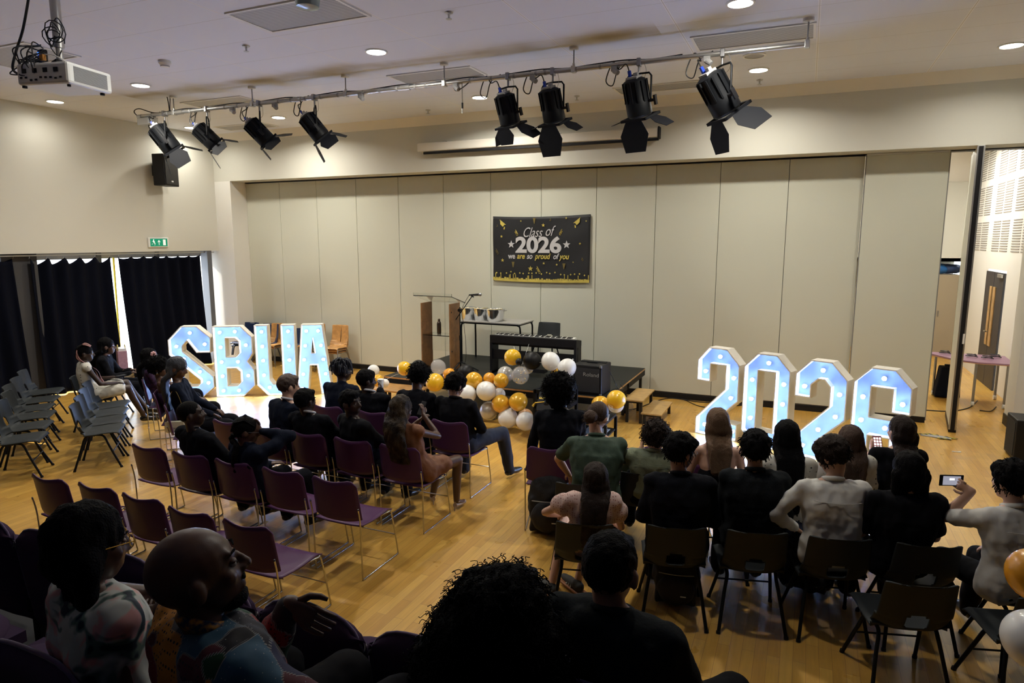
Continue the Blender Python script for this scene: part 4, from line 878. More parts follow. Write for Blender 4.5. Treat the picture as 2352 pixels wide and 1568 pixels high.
# ---------------------------------------------------------------- balloons
def balloon(px, py, rp, m, label, y=None, depth=None, grp='balloons in the garland by the stage', conf=False, up=None):
    c = aty(px, py, y) if depth is None else atd(px, py, depth)
    dist = (c-CAM).dot(FWD); r = rp*dist/FOC
    if y is not None and c.z-r < 0: c.z = r+.002
    t = thing('balloon', label, 'balloon', c, 0, grp); rr_ = random.Random(int(px*7+py))
    up = V(up) if up else V((rr_.uniform(-1, 1), rr_.uniform(.2, 1), rr_.uniform(-.6, 1))).normalized(); q = up.to_track_quat('Z', 'Y').to_matrix().to_4x4()
    prof = [(r*math.sin(a)*1.0+.0005, -r*math.cos(a)*(1.0 if a < PI/2 else 1.10)) for a in [PI*k/22 for k in range(22)]]; z1 = prof[-1][1]
    MB().lathe(prof, 28, q).build('balloon_skin', m, t, smooth=180)
    MB().lathe([(r*.10, z1-.004), (r*.05, z1+r*.05), (r*.03, z1+r*.08), (r*.09, z1+r*.15), (r*.02, z1+r*.14)], 10, q).build('knot', m, t, smooth=60)
    if conf:
        cf = MB()
        for k in range(46):
            d = V((rr_.gauss(0, 1), rr_.gauss(0, 1), rr_.gauss(0, 1)-.6)).normalized(); cf.box(d*r*.965, (.012, .012, .001), d.to_track_quat('Z', 'Y').to_matrix())
        cf.build('confetti', CONF, t, kind='stuff')
    return t
BL = [(858, 851, 13.5, WHB, 'white balloon behind the man with the cup', 8.3), (868, 874, 14, GOLD, 'gold balloon right beside the white cup', 8.1), (884, 880, 10, WHB, 'white balloon mostly behind the gold one by the cup', 8.25),
 (929, 846, 16.5, YELL, 'yellow balloon at the left corner of the stage', 8.5), (961, 843, 17, BLKB, 'black balloon rising behind the curly mop of hair', 8.6), (1007, 843, 17.5, CLRB, 'see-through balloon below the lectern', 8.55), (1031, 860, 14, ORNG, 'amber balloon right of the see-through one below the lectern', 8.6),
 (999, 878, 21.3, YELL, 'large yellow balloon right of the curly mop of hair', 8.35), (1070, 856, 19.4, BLKB, 'black balloon on the stage edge behind the head of the man in jeans', 8.62), (1088, 873, 19.4, GOLD, 'gold balloon right of the head of the man in jeans', 8.4), (1072, 905, 22, WHB, 'white balloon half behind the shoulder of the man in jeans', 8.25),
 (1117, 898, 22.5, WHB, 'big white balloon in the middle of the garland', 8.3), (1124, 869, 14, ORNG, 'small amber balloon above the big white one', 8.5), (1151, 874, 17.4, GOLD, 'gold balloon left of the pearl balloon', 8.42), (1161, 860, 19, SILV, 'pearl balloon behind the gold and confetti ones', 8.62),
 (1195, 862, 20.6, CLRB, 'see-through balloon with gold confetti inside', 8.4), (1177, 820, 19, YELL, 'yellow balloon in front of the piano', 8.5), (1192, 831, 8, BLKB, 'tiny black balloon between yellow and black ones', 8.4), (1222, 828, 20.6, BLKB, 'black balloon in front of the piano', 8.55),
 (1265, 830, 21.3, WHB, 'white balloon at the upper right of the garland', 8.5), (1302, 845, 20.8, WHB, 'white balloon next to the amplifier', 8.4), (1281, 862, 17, GOLD, 'gold balloon below the two upper white ones', 8.55), (1150, 927, 21, GOLD, 'gold balloon low in the garland on the left', 8.35),
 (1190, 923, 21.3, GOLD, 'gold balloon low in the garland on the right', 8.35), (1123, 943, 21.3, SILV, 'pearl grey balloon near the floor', 8.4), (1166, 960, 22.5, WHB, 'white balloon lying on the floor, left of the pair', 8.35), (1207, 967, 21.8, WHB, 'white balloon lying on the floor next to the black trolley', 8.25),
 (1207, 955, 17, TANB, 'tan balloon behind the floor pair', 8.55), (1085, 938, 13, GOLD, 'dark gold balloon in the shade under the stage edge', 8.7), (1147, 905, 14, WHB, 'pale balloon behind the middle white one', 8.6), (1213, 847, 12, CLRB, 'small clear balloon behind the confetti balloon', 8.62),
 (1415, 917, 21.4, YELL, 'yellow balloon at the right corner of the stage', 8.2), (1378, 929, 20, GOLD, 'gold balloon just above the brown bun of hair', 8.3), (1414, 929, 19, WHB, 'white balloon peeking out below the yellow one at the right', 8.35), (1443, 935, 12, CLRB, 'clear balloon on the floor under the upper step', at(1443, 935, .075).y)]
for (px, py, rp, m_, lb, y) in BL: balloon(px, py, rp, m_, lb, y, conf='confetti' in lb)
balloon(2376, 1318, 57, ORNG, 'large amber balloon cut by the right edge', depth=2.7, grp='balloons at the right edge', up=(.3, 0, -1)); balloon(2374, 1467, 64, WHB, 'large white balloon cut by the right edge', depth=2.6, grp='balloons at the right edge', up=(.3, 0, -1))
balloon(2440, 1400, 60, GOLD, 'gold balloon tied beyond the right edge', depth=2.75, grp='balloons at the right edge', up=(-.3, 0, -1))
tag(MB().tube(bez([at(2440, 1480, .0), atd(2420, 1600, 2.7), atd(2400, 1400, 2.66), atd(2376, 1260, 2.7)]), .003, 5).build('balloon_string', PAPER), 'string tying the balloons at the right edge', 'string')
gl = [aty(px, py, y+.02) for px, py, y in ((858, 856, 8.28), (868, 878, 8.2), (930, 855, 8.52), (999, 872, 8.42), (1040, 875, 8.5), (1088, 880, 8.45), (1130, 882, 8.45), (1165, 870, 8.5), (1192, 840, 8.48), (1222, 832, 8.5), (1265, 836, 8.5), (1300, 850, 8.45))]
tag(MB().tube(bez(gl), .0025, 5).tube(bez([gl[7], aty(1150, 915, 8.45), aty(1180, 940, 8.42), aty(1190, 965, 8.4)]), .0025, 5).tube([aty(1180, 795, 9.3), aty(1192, 832, 8.42)], .0015, 4).tube([aty(1215, 790, 9.3), aty(1200, 835, 8.45)], .0015, 4).build('garland_string', PAPER), 'thin string holding the balloon garland together in front of the stage', 'string')

# ---------------------------------------------------------------- trolley, small table, floor bits
cy0 = 8.02; L0 = aty(1230, 893, cy0); cz = L0.z; w, d = .21, .24; tx = L0.x+w
t = thing('black_trolley', 'tall narrow black trolley with leaflets between the balloons and the afro', 'trolley', (tx, cy0+.22, 0))
for sx in (-1, 1):
    for sy in (-1, 1): MB().bb(sx*w-.018, sx*w+.018, sy*d-.018, sy*d+.018, 0, cz).build('leg', BLACKM, t)
for z, nm in ((cz, 'top_frame'), (cz*.72, 'shelf_frame'), (cz*.42, 'lower_frame')):
    MB().bb(-w, w, -d-.018, -d+.018, z-.05, z).bb(-w, w, d-.018, d+.018, z-.05, z).bb(-w-.018, -w+.018, -d, d, z-.05, z).bb(w-.018, w+.018, -d, d, z-.05, z).bb(-w, w, -d, d, z-.035, z-.025).build(nm, BLACKM, t)
R0 = aty(1391, 972, cy0-.05); bz = R0.z; bx0 = tx+w+.05; bwid = (R0.x-bx0)/2
t = thing('low_black_table', 'low black table with leaflets behind the brown bun of hair', 'table', ((bx0+R0.x)/2, cy0+.2, 0))
MB().bb(-bwid, bwid, -.27, .27, bz-.03, bz).bb(-bwid, bwid, -.25, .25, bz*.5-.02, bz*.5).build('table_top', BLACKM, t)
for sx in (-1, 1):
    for sy in (-1, 1): MB().bb(sx*bwid-.018, sx*bwid+.018, sy*.25-.018, sy*.25+.018, 0, bz-.03).build('leg', BLACKM, t)
for x, z, rz, sx, lb in ((tx, cz-.022, .3, .26, 'on the top shelf of the narrow trolley'), (tx-.02, cz*.72-.022, -.2, .28, 'on the middle shelf of the narrow trolley'), (tx, cz*.42-.022, .1, .3, 'on the lower shelf of the narrow trolley'), (R0.x-.16, bz+.003, .2, .26, 'on the low black table near its right end'), (R0.x-.20, bz*.5+.003, 0, .3, 'on the lower level of the low black table')):
    o = MB().box((0, 0, 0), (sx, .32, .006), Matrix.Rotation(rz, 3, 'Z')).build('leaflet', PAPER); o.location = (x, cy0+.2, z); tag(o, 'white leaflet '+lb, 'paper', 'leaflets by the balloons')
g = thing('graduation_cap', 'black graduation cap with gold tassel leaning at the table beside the afro', 'hat', aty(1256, 922, cy0-.12))
MB().box((0, 0, 0), (.25, .25, .008), Matrix.Rotation(R(60), 3, 'X')).build('cap_board', BLACK, g); MB().ell((0, .05, -.03), (.085, .085, .06)).build('cap_crown', BLACK, g, smooth=180)
MB().tube([(-.02, -.01, .0), (-.15, -.04, -.02)], .004, 5).tube([(-.15, -.04, -.02), (-.18, -.04, -.07)], [.008, .018], 8).build('tassel', CONF, g); text_mb('CONGRATS', .035, M=Matrix(((1, 0, 0, -.0), (0, .5, -.87, -.035), (0, .87, .5, .04), (0, 0, 0, 1)))).build('lettering', CONF, g)
p = at(905, 892, .42); t = thing('low_table', 'low wooden table with black legs at the left end of the stage', 'table', (p.x, p.y+.1, 0))
MB().bb(-.45, .45, -.28, .28, .40, .425).build('table_top', PLY, t, bevel=.004)
for sx in (-1, 1):
    for sy in (-1, 1): MB().bb(sx*.40-.018, sx*.40+.018, sy*.24-.018, sy*.24+.018, 0, .40).build('leg', BLACKM, t)
p = at(2150, 1003, 0); t = thing('floor_cable_cover', 'grey cover taped over cables on the floor with yellow and black hazard tape', 'cable cover', p, R(-12))
MB().bb(-.18, .18, -.06, .06, 0, .012).build('cover', GREYP, t, bevel=.004)
hz = mat('hazard_tape', (.55, .45, .02), .5); N, L, b = nodes(hz); tc = N.new('ShaderNodeTexCoord'); wv = N.new('ShaderNodeTexWave'); wv.inputs['Scale'].default_value = 7; wv.bands_direction = 'DIAGONAL'; L.new(tc.outputs['Object'], wv.inputs[0]); L.new(mixc(N, L, mathn(N, L, 'GREATER_THAN', wv.outputs[0], .5), (.01, .01, .01), (.55, .45, .02)), b.inputs['Base Color'])
for x, y, a in ((-.17, .0, .4), (.17, .03, -.3), (.10, -.07, .15), (-.05, .065, 0)): MB().box((x, y, .013), (.16, .045, .002), Matrix.Rotation(a, 3, 'Z')).build('hazard_tape', hz, t)
p = at(2197, 1038, 0); tag(MB().box((p.x, p.y, .004), (.10, .02, .006)).box((p.x+.03, p.y+.02, .004), (.05, .015, .005), Matrix.Rotation(.6, 3, 'Z')).build('paper_scrap', PAPER), 'torn white paper scrap on the floor near the open leaf', 'litter')
t = thing('floor_speaker', 'black loudspeaker box on the floor at the right edge', 'loudspeaker', (2.66, 9.95, 0), R(0))
MB().bb(-.17, .22, -.24, .20, .02, .52).build('cabinet', BLACK, t, bevel=.012); MB().bb(-.176, -.17, -.2, .16, .06, .48).build('grille', mat('speaker_grille_black', (.015, .014, .012)), t)
MB().bb(-.15, .2, -.22, .18, 0, .02).build('rubber_feet', BLACK, t)

# things in the next room
t = thing('rear_table', 'purple-topped trapezoid table on castors in the next room', 'table', (2.55, 13.1, 0)); TP = mat('mauve_table_top', (.30, .16, .24), .4)
MB().prism([(-.55, .42), (-.42, .48), (.65, .48), (.60, -.42), (.1, -.40), (-.20, -.22)], .725, .75).build('table_top', TP, t); MB().prism([(-.55, .42), (-.42, .48), (.65, .48), (.60, -.425), (.1, -.405), (-.20, -.225)], .718, .727).build('wood_edge', PLY, t)
for x, y in ((-.36, .38), (.10, -.30), (.55, .38), (.52, -.34)):
    l_ = MB().cyl((x, y, .08), (x, y, .72), .02).build('leg', STEEL, t); MB().cyl((x-.02, y, .04), (x+.02, y, .04), .04).build('castor', WHITEP, l_, smooth=40)
for k, (x, y) in enumerate(((-.25, .3), (.1, .1), (.3, .0), (.45, .2))):
    rr_ = random.Random(k); c0 = V((2.55+x, 13.1+y, .762)); tag(MB().tube([c0+V((.09*math.cos(a*.7)*(1-.02*a), .07*math.sin(a*.7), .003*a)) for a in range(18)], .008, 5).build('cable_coil', CABLE), 'coil of black cable on the purple table, %s' % ('at its left corner', 'left of the open leaf', 'beside the open leaf', 'seen right of the open leaf')[k], 'cable', 'cable coils on the purple table')
t = thing('black_case', 'black wheeled case under the purple table in the next room', 'case', (2.37, 13.36, 0))
MB().prism([(-.19, 0), (.19, 0), (.16, .52), (-.13, .52)], -.13, .13, Matrix(((1, 0, 0, 0), (0, 0, 1, 0), (0, 1, 0, .02), (0, 0, 0, 1)))).build('case_body', NSUIT, t, bevel=.02); MB().bb(-.06, .08, -.02, .02, .54, .58).build('handle', BLACK, t); MB().cyl((-.16, 0, .02), (.16, 0, .02), .02).build('wheels', BLACK, t)
CBM = mat('beige_cabinet', (.36, .30, .21), .6)
for k, (x0, x1) in enumerate(((1.6, 2.42), (2.43, 3.24))):
    t = thing('storage_cabinet', 'tall beige storage cabinet in the next room, the %s one' % ('left', 'right')[k], 'cabinet', ((x0+x1)/2, 18.35, 0), 0, 'storage cabinets in the next room'); w = (x1-x0)/2
    MB().bb(-w, w, -.25, .25, .02, 1.92).bb(-w+.02, w-.02, -.24, .24, 0, .02).build('cabinet_body', CBM, t)
    for s in (-1, 1):
        dr = MB().bb(min(0, s*(w-.01))+.003, max(0, s*(w-.01))-.003, -.27, -.25, .06, 1.90).build('door', CBM, t); MB().bb(s*.05-.01, s*.05+.01, -.29, -.27, .95, 1.08).build('handle', STEEL, dr)
for k, (x, c_, lb) in enumerate(((2.48, (.50, .04, .02), 'red bag of fabric on top of the cabinets'), (2.76, (.01, .10, .30), 'blue bag on top of the cabinets beside the red one'), (3.04, (.01, .03, .10), 'dark blue bag on top of the cabinets, nearest the open leaf'))):
    q = MB(); rr_ = random.Random(k)
    for j in range(7): q.ell((rr_.uniform(-.15, .15), rr_.uniform(-.1, .1), .10+rr_.uniform(0, .06)), (.16, .13, .095), None, 14, 10)
    o = blob(q, .02, 3).build('stuffed_bag', mat('bag_%d' % k, c_, .6, bump=.6, bscale=14), None, smooth=180); o.location = (x, 18.3, 1.925); tag(o, lb, 'bag')

# ---------------------------------------------------------------- raked seating
TA, TB = .42, .66
struct('floor_tier_1', MB().bb(-8, -.12, 1.62, 2.42, 0, TA), CARPET); struct('floor_tier_2', MB().bb(-8, 1.6, .80, 1.62, 0, TB), CARPET); struct('floor_tier_3', MB().bb(-8, 1.6, -4.6, .80, 0, TB+.25), CARPET)
def theatre_seat(label, loc, rz, grp, proto=[None]):
    if proto[0]: return dup(proto[0], loc, rz, label, grp)
    t = thing('theatre_seat', label, 'theatre seat', loc, rz, grp); proto[0] = t      # back plane at y=0, faces +y
    def bk(sgn):
        def fn(u, v):
            k = 2*u-1; z = .30+.55*v; cr = .028*max(0, (v-.86)/.14)**1.5*abs(k)**5*4
            w = .268*(1-.03*v)
            return (k*w, -.045*v*1.4+sgn*(.045*(1-abs(k)**6)*(1-max(0, (v-.8)/.2)**4)*(1-max(0, (.12-v)/.12)**3))+.01, z-cr+.018*(1-k*k)*v)
        return fn
    MB().grid(bk(1), 16, 18).add(*(lambda g_: (g_.v, g_.f))(MB().grid(bk(-1), 16, 18))).build('backrest', FABRIC, t, smooth=180)
    edge = [bk(0)(u, v) for u, v in [(0, k/12) for k in range(13)]+[(k/12, 1) for k in range(1, 13)]+[(1, 1-k/12) for k in range(1, 13)]]
    MB().tube(edge, .007, 6).build('piping', FABRIC2, t, smooth=180)
    MB().ell((0, .23, .42), (.235, .22, .06), None, 20, 12).box((0, .22, .40), (.44, .40, .05)).build('seat_cushion', FABRIC, t, smooth=60)
    for s in (-1, 1):
        MB().bb(s*.262-.018, s*.262+.018, .0, .07, 0, .42).bb(s*.262-.018, s*.262+.018, -.02, .3, .36, .44).build('support_leg', BLACKM, t, bevel=.006)
    MB().cyl((.2, .1, .34), (.2, .1, .30), .012).build('bolt', STEEL, t)
    return t
SY_A, SY_B = 1.93, 1.10
xa = [-.62-.54*k for k in range(8)]
nmA = ('under the dark-shirted man at bottom centre', 'beside the mass of curly hair', 'empty, right of the hand of the bald man', 'empty, under the hand of the bald man', 'empty, in front of the bald man', 'empty, between the bald man and the woman', 'empty, in front of the woman in the floral top', 'empty, nearly at the left edge')
for k, x in enumerate(xa): theatre_seat('front tier theatre seat, '+nmA[k], (x, SY_A, TA), 0, 'theatre seats of the front tier')
theatre_seat('theatre seat in the front tier row, cut by the left edge', (xa[-1]-.54, SY_A, TA), 0, 'theatre seats of the front tier')
nmB = ('empty, below the curly hair', 'under the bald man in the patchwork shirt', 'under the woman in the floral top', 'empty, left of the woman in the floral top', 'empty, at the lower left corner')
for k, x in enumerate((-.88, -1.44, -2.00, -2.56, -3.12)): theatre_seat('theatre seat in the second tier row, '+nmB[k], (x, SY_B, TB), 0, 'theatre seats of the second tier')

# ---------------------------------------------------------------- people
def ik(S, T, a, b_, pole):
    S, T, pole = V(S), V(T), V(pole); d = T-S; L_ = min(max(d.length, abs(a-b_)+.02), a+b_-.004); dn = d.normalized(); T = S+dn*L_
    x = (a*a-b_*b_+L_*L_)/(2*L_); h = math.sqrt(max(0, a*a-x*x)); pp = pole-dn*pole.dot(dn); pp = pp.normalized() if pp.length > 1e-5 else V((0, 0, -1))
    return S+dn*x+pp*h, T
def rough(mb, amp, sc, seed=0., amp2=0., sc2=None):
    me = bpy.data.meshes.new('q'); me.from_pydata(mb.v, [], mb.f); nr = [v.vector.copy() for v in me.vertex_normals]; bpy.data.meshes.remove(me)
    out = []
    for p, n in zip(mb.v, nr):
        p = V(p); a = amp*noise.noise(V((p.x*sc[0]+seed, p.y*sc[1], p.z*sc[2])))
        if amp2: a += amp2*noise.noise(V((p.x*sc2[0], p.y*sc2[1]+seed, p.z*sc2[2])))
        out.append(tuple(p+n*a))
    mb.v = out; return mb
def curls(mb, c, rad, n, ln, rr, seed=1, tube=.0028, droop=.0, ymax=.6, H=None, seg=9, zmin=-.7, coil=.9):
    r_ = random.Random(seed)
    while n > 0:
        d = V((r_.gauss(0, 1), r_.gauss(0, 1), r_.gauss(0, 1))).normalized()
        if d.y > ymax and d.z < .55 or d.z < zmin: continue
        n -= 1; p = V((c[0]+d.x*rad[0], c[1]+d.y*rad[1], c[2]+d.z*rad[2])); e1 = d.orthogonal().normalized(); e2 = d.cross(e1); ph = r_.random()*6.3; l_ = ln*(.6+.8*r_.random()); pts = []
        dirv = (d+V((0, 0, -droop))+V((r_.gauss(0, .3), r_.gauss(0, .3), r_.gauss(0, .3)))).normalized()
        for k in range(seg):
            a = ph+k*coil; pts.append(p-d*.01+dirv*(l_*k/seg)+(e1*math.cos(a)+e2*math.sin(a))*rr+V((0, 0, -droop*l_*(k/seg)**2)))
        mb.tube([H @ q for q in pts] if H is not None else pts, tube, 3)
    return mb
HEADS = {}
def person(label, loc, rz, hipy, hpx, yaw=0., pitch=0., roll=0., skin='deep', hair='short', hm=HAIRB, top='long', tm=SUIT, collar=None, bot='trousers', bm=SUIT, shoes=SHOE, sex='m',
           arms=None, legs=None, tyaw=0., z0=.46, lean=.05, s=1.0, glasses=False, vox=.011, shift=(0, 0), eyes=True, hunch=.03, sm=None, bald=False, dress_len=.75, grp=None, face=True, spine=.685, shirt=None, fat=1.0, gap=0):
    O = V((loc[0]+shift[0], loc[1]+shift[1], loc[2] if len(loc) > 2 else 0)); Mi = (Matrix.Translation(O) @ Matrix.Rotation(rz, 4, 'Z')).inverted(); o = Mi @ CAM; d = Mi.to_3x3() @ ray(*hpx)
    zw = z0+.085+spine*s-.02; q_ = o+d*((zw-o.z)/d.z); dl = V((q_.x, q_.y-hipy-lean, 0)); dl = dl*min(1, .16/max(dl.length, 1e-6)); dl.y = max(dl.y, -.03); hipy += dl.y; dlw = Matrix.Rotation(rz, 3, 'Z') @ V((dl.x, 0, 0)); shift = (shift[0]+dlw.x, shift[1]+dlw.y)
    O = V((loc[0]+shift[0], loc[1]+shift[1], loc[2] if len(loc) > 2 else 0)); t = thing('person', label, 'person', O, rz, grp)
    Mi = (Matrix.Translation(O) @ Matrix.Rotation(rz, 4, 'Z')).inverted(); o = Mi @ CAM; d = (Mi.to_3x3() @ ray(*hpx)).normalized()
    Hc = V((0, hipy, z0+.085)); want = Hc+V((0, lean, spine*s)); hc = o+d*((want-o).dot(d)); L_ = (hc-Hc).length
    if L_ > .80*s: hc = Hc+(hc-Hc)*(.80*s/L_)
    HEADS[label[:40]] = (round((hc-Hc).length, 2), [round(q, 2) for q in hc-want])
    sc_ = s; HR = Matrix.Rotation(R(yaw), 3, 'Z') @ Matrix.Rotation(R(pitch), 3, 'X') @ Matrix.Rotation(R(roll), 3, 'Y'); H = Matrix.Translation(hc) @ HR.to_4x4() @ Matrix.Scale(s*1.06, 4)
    def h(x, y, z): return H @ V((x, y, z))
    SKm = SK[skin]; f = sex == 'f'; rx = Matrix.Rotation(R(tyaw), 3, 'Z') @ V((1, 0, 0)); fw = Matrix.Rotation(R(tyaw), 3, 'Z') @ V((0, 1, 0))
    Nk = Hc.lerp(hc, .765)+V((0, -.03, -.0))*s
    def ring(tt): return Hc.lerp(Nk, tt)-fw*(hunch*math.sin(tt*PI))
    W_ = ((0, .085, .100), (.14, .07, .104), (.3, .058, .10), (.5, .07, .10), (.68, .085, .10), (.84, .10, .082)) if not f else ((0, .09, .105), (.15, .075, .098), (.32, .045, .085), (.5, .055, .088), (.68, .065, .088), (.84, .08, .07))
    shw = (.185 if not f else .155)*s
    Sh = [ring(.90)-rx*shw, ring(.90)+rx*shw]
    def torso(mb, pad, tmin=0., tmax=1.):
        prev = None
        for tt, w, r_ in W_:
            if tt < tmin or tt > tmax: continue
            c = ring(tt); w *= s*fat; r_ = r_*s*fat+pad; mb.cap(c-rx*w, r_, c+rx*w, r_, 12)
            if prev:
                m_ = (c+prev[0])/2; mb.cap(m_-rx*(w+prev[1])/2, (r_+prev[2])/2, m_+rx*(w+prev[1])/2, (r_+prev[2])/2, 12)
            prev = (c, w, r_)
        if tmax >= 1: mb.cap(Sh[0], .056*s+pad, Sh[1], .056*s+pad, 12)
        return mb
    # arms: targets in body frame
    dA = {0: dict(t=V((-.11, .25, .66)) , pole=(-.6, -.6, -.4)), 1: dict(t=V((.11, .25, .66)), pole=(.6, -.6, -.4))}
    for k in (0, 1):
        if arms and arms.get(k): dA[k].update(arms[k])
    El = []; Wr = []
    for k in (0, 1):
        tg = dA[k]['t']
        if 'px' in dA[k]:
            dd = (Mi.to_3x3() @ ray(*dA[k]['px'])).normalized(); ref = Sh[k]+V(dA[k].get('ref', (0, .3, 0))); tg = o+dd*((ref-o).dot(dd))
        elif 'abs' not in dA[k]: tg = V(tg)+V((0, hipy, z0-.46))
        e_, w_ = ik(Sh[k], tg, .285*s, .255*s, dA[k]['pole']); El.append(e_); Wr.append(w_)
    # legs
    Hp = [Hc-rx*.09*s, Hc+rx*.09*s]; Kn = []; An = []
    for k in (0, 1):
        sg_ = -1 if k == 0 else 1; lg = (legs or {}).get(k, {}); kn = V(lg.get('knee', (sg_*.13, .42, .06))); an = V(lg.get('ankle', (sg_*.14, .46, -.37)))
        Kn.append(V((0, hipy, z0))+kn); An.append(V((0, hipy, z0))+an)
    body = MB(); torso(body, -.014); body.cap(Hc-rx*.07, .10, Hc+rx*.07, .10)
    body.cap(Nk-V((0, 0, .04)), .056*s, h(0, -.015, -.05), .052*s)
    body.cap(Nk-rx*.10*s-V((0, 0, .035)), .04*s, Nk+V((0, 0, .015)), .046*s); body.cap(Nk+rx*.10*s-V((0, 0, .035)), .04*s, Nk+V((0, 0, .015)), .046*s)
    ar = (.043, .036, .027) if not f else (.038, .031, .023)
    for k in (0, 1):
        body.cap(Sh[k], .052*s*(.9 if f else 1), Sh[k].lerp(El[k], .35), ar[0]*s); body.cap(Sh[k].lerp(El[k], .35), ar[0]*s, El[k], ar[1]*s); body.cap(El[k], ar[1]*s, Wr[k], ar[2]*s)
        body.cap(El[k].lerp(Wr[k], .25), ar[1]*s*1.08, Wr[k], ar[2]*s)
        tk = (.078, .058) if not f else (.076, .054)
        body.cap(Hp[k], tk[0]*s, Kn[k], tk[1]*s); body.cap(Kn[k], .052*s, Kn[k].lerp(An[k], .35)-V((0, .012, 0)), .050*s); body.cap(Kn[k].lerp(An[k], .35)-V((0, .012, 0)), .050*s, An[k], .032*s)
        fd = V((An[k].x-Kn[k].x+(-.02 if k == 0 else .02), .2, 0)).normalized(); body.cap(An[k], .03*s, An[k]+fd*.10-V((0, 0, .045)), .026*s); body.cap(An[k]+fd*.10-V((0, 0, .045)), .026*s, An[k]+fd*.16-V((0, 0, .055)), .02*s)
    # head
    R3 = HR
    def he(c, rad): body.ell(H @ V(c), [q*s*1.06 for q in rad], R3, 18, 12)
    he((0, -.012, .022), (.078, .098, .093)); he((0, .025, -.03), (.062, .068, .072)); he((0, .045, -.078), (.038, .038, .026))
    if face:
        body.cap(h(0, .088, .018), .008*s, h(0, .108, -.018), .0125*s); body.cap(h(-.013, .096, -.022), .009*s, h(.013, .096, -.022), .009*s)
        body.cap(h(-.018, .083, -.050), .0085*s, h(.018, .083, -.050), .0085*s); body.cap(h(-.016, .083, -.062), .0095*s, h(.016, .083, -.062), .0095*s)
        body.cap(h(-.036, .072, .036), .012*s, h(.036, .072, .036), .012*s)
        for sg_ in (-1, 1): he((sg_*.040, .058, -.018), (.022, .022, .022))
    for sg_ in (-1, 1): body.ell(h(sg_*.083, -.006, -.008), (.012*s, .020*s, .033*s), R3 @ Matrix.Rotation(sg_*.35, 3, 'Z'), 12, 9)
    # palms
    hd = []
    for k in (0, 1):
        df = (Wr[k]-El[k]).normalized(); pn = V(dA[k].get('palm', (0, 0, -1))); pn = (pn-df*pn.dot(df)).normalized(); lt = df.cross(pn); side = 1 if k == 0 else -1
        lt = lt if True else lt
        if 'dir' in dA[k]: df = V(dA[k]['dir']).normalized(); pn = (pn-df*pn.dot(df)).normalized(); lt = df.cross(pn)
        hs = s*(.95 if not f else .87)
        for q in (-.022, 0, .022): body.cap(Wr[k]+lt*q*.6*hs, .015*hs, Wr[k]+df*.078*hs+lt*q*hs, .0125*hs)
        hd.append((Wr[k], df, pn, lt, hs, dA[k].get('curl', .45), (lt if k == 0 else -lt)*dA[k].get('thumb', 1)))
    B = blob(body, vox, 3, .5)
    for W0, df, pn, lt, hs, curl, th in hd:
        for i, ln in enumerate((.066, .075, .070, .056)):
            a = 0.; p = W0+df*.074*hs+lt*((i-1.5)*.0195*hs)*(1 if th.dot(lt) < 0 else -1); pts = [W0+df*.05*hs+lt*((i-1.5)*.017*hs)*(1 if th.dot(lt) < 0 else -1), p]
            for fr in (.45, .30, .25): a += curl*(.75 if fr == .45 else 1); p = p+(df*math.cos(a)+pn*math.sin(a))*(ln*fr*hs); pts.append(p)
            B.tube(pts, [.0092*hs, .0090*hs, .0083*hs, .0074*hs, .0055*hs], 7)
        p = W0+df*.018*hs+th*.018*hs; q1 = p+(df*.62+th*.75).normalized()*.040*hs; q2 = q1+(df*.85+th*.35+pn*.35).normalized()*.030*hs; B.tube([p, q1, q2, q2+(df*.8+pn*.4).normalized()*.022*hs], [.012*hs, .0105*hs, .0092*hs, .006*hs], 7)
    B.build('body', SKm, t, smooth=180)
    if eyes:
        for sg_ in (-1, 1):
            MB().ell(h(sg_*.030, .0775, .0135), (.0135*s, .0105*s, .0065*s), R3, 12, 8).build('eyelid', SKm, t, smooth=180)
            e_ = MB().ell(h(sg_*.030, .0765, .008), (.0108*s,)*3, None, 12, 8).build('eye', EYEW, t, smooth=180); MB().ell(h(sg_*.030, .0850, .008), (.0056*s, .0032*s, .0056*s), R3, 10, 6).build('iris', EYED, e_, smooth=180)
            MB().tube([h(sg_*.014, .089, .032), h(sg_*.030, .088, .038), h(sg_*.046, .076, .034)], [.002*s, .0038*s, .0015*s], 6).build('eyebrow', HAIRB, t)
    if glasses:
        g_ = MB()
        for sg_ in (-1, 1):
            g_.tube([h(sg_*.032+.022*math.cos(a), .100, .010+.018*math.sin(a)) for a in [k*PI/8 for k in range(16)]], .0016, 5, closed=True); g_.tube([h(sg_*.054, .098, .014), h(sg_*.078, .01, .012), h(sg_*.080, -.02, .002)], .0016, 5)
        g_.tube([h(-.010, .101, .014), h(.010, .101, .014)], .0016, 5); g_.build('glasses', glasses if not isinstance(glasses, bool) else STEEL, t)
    # clothes
    pad = .014
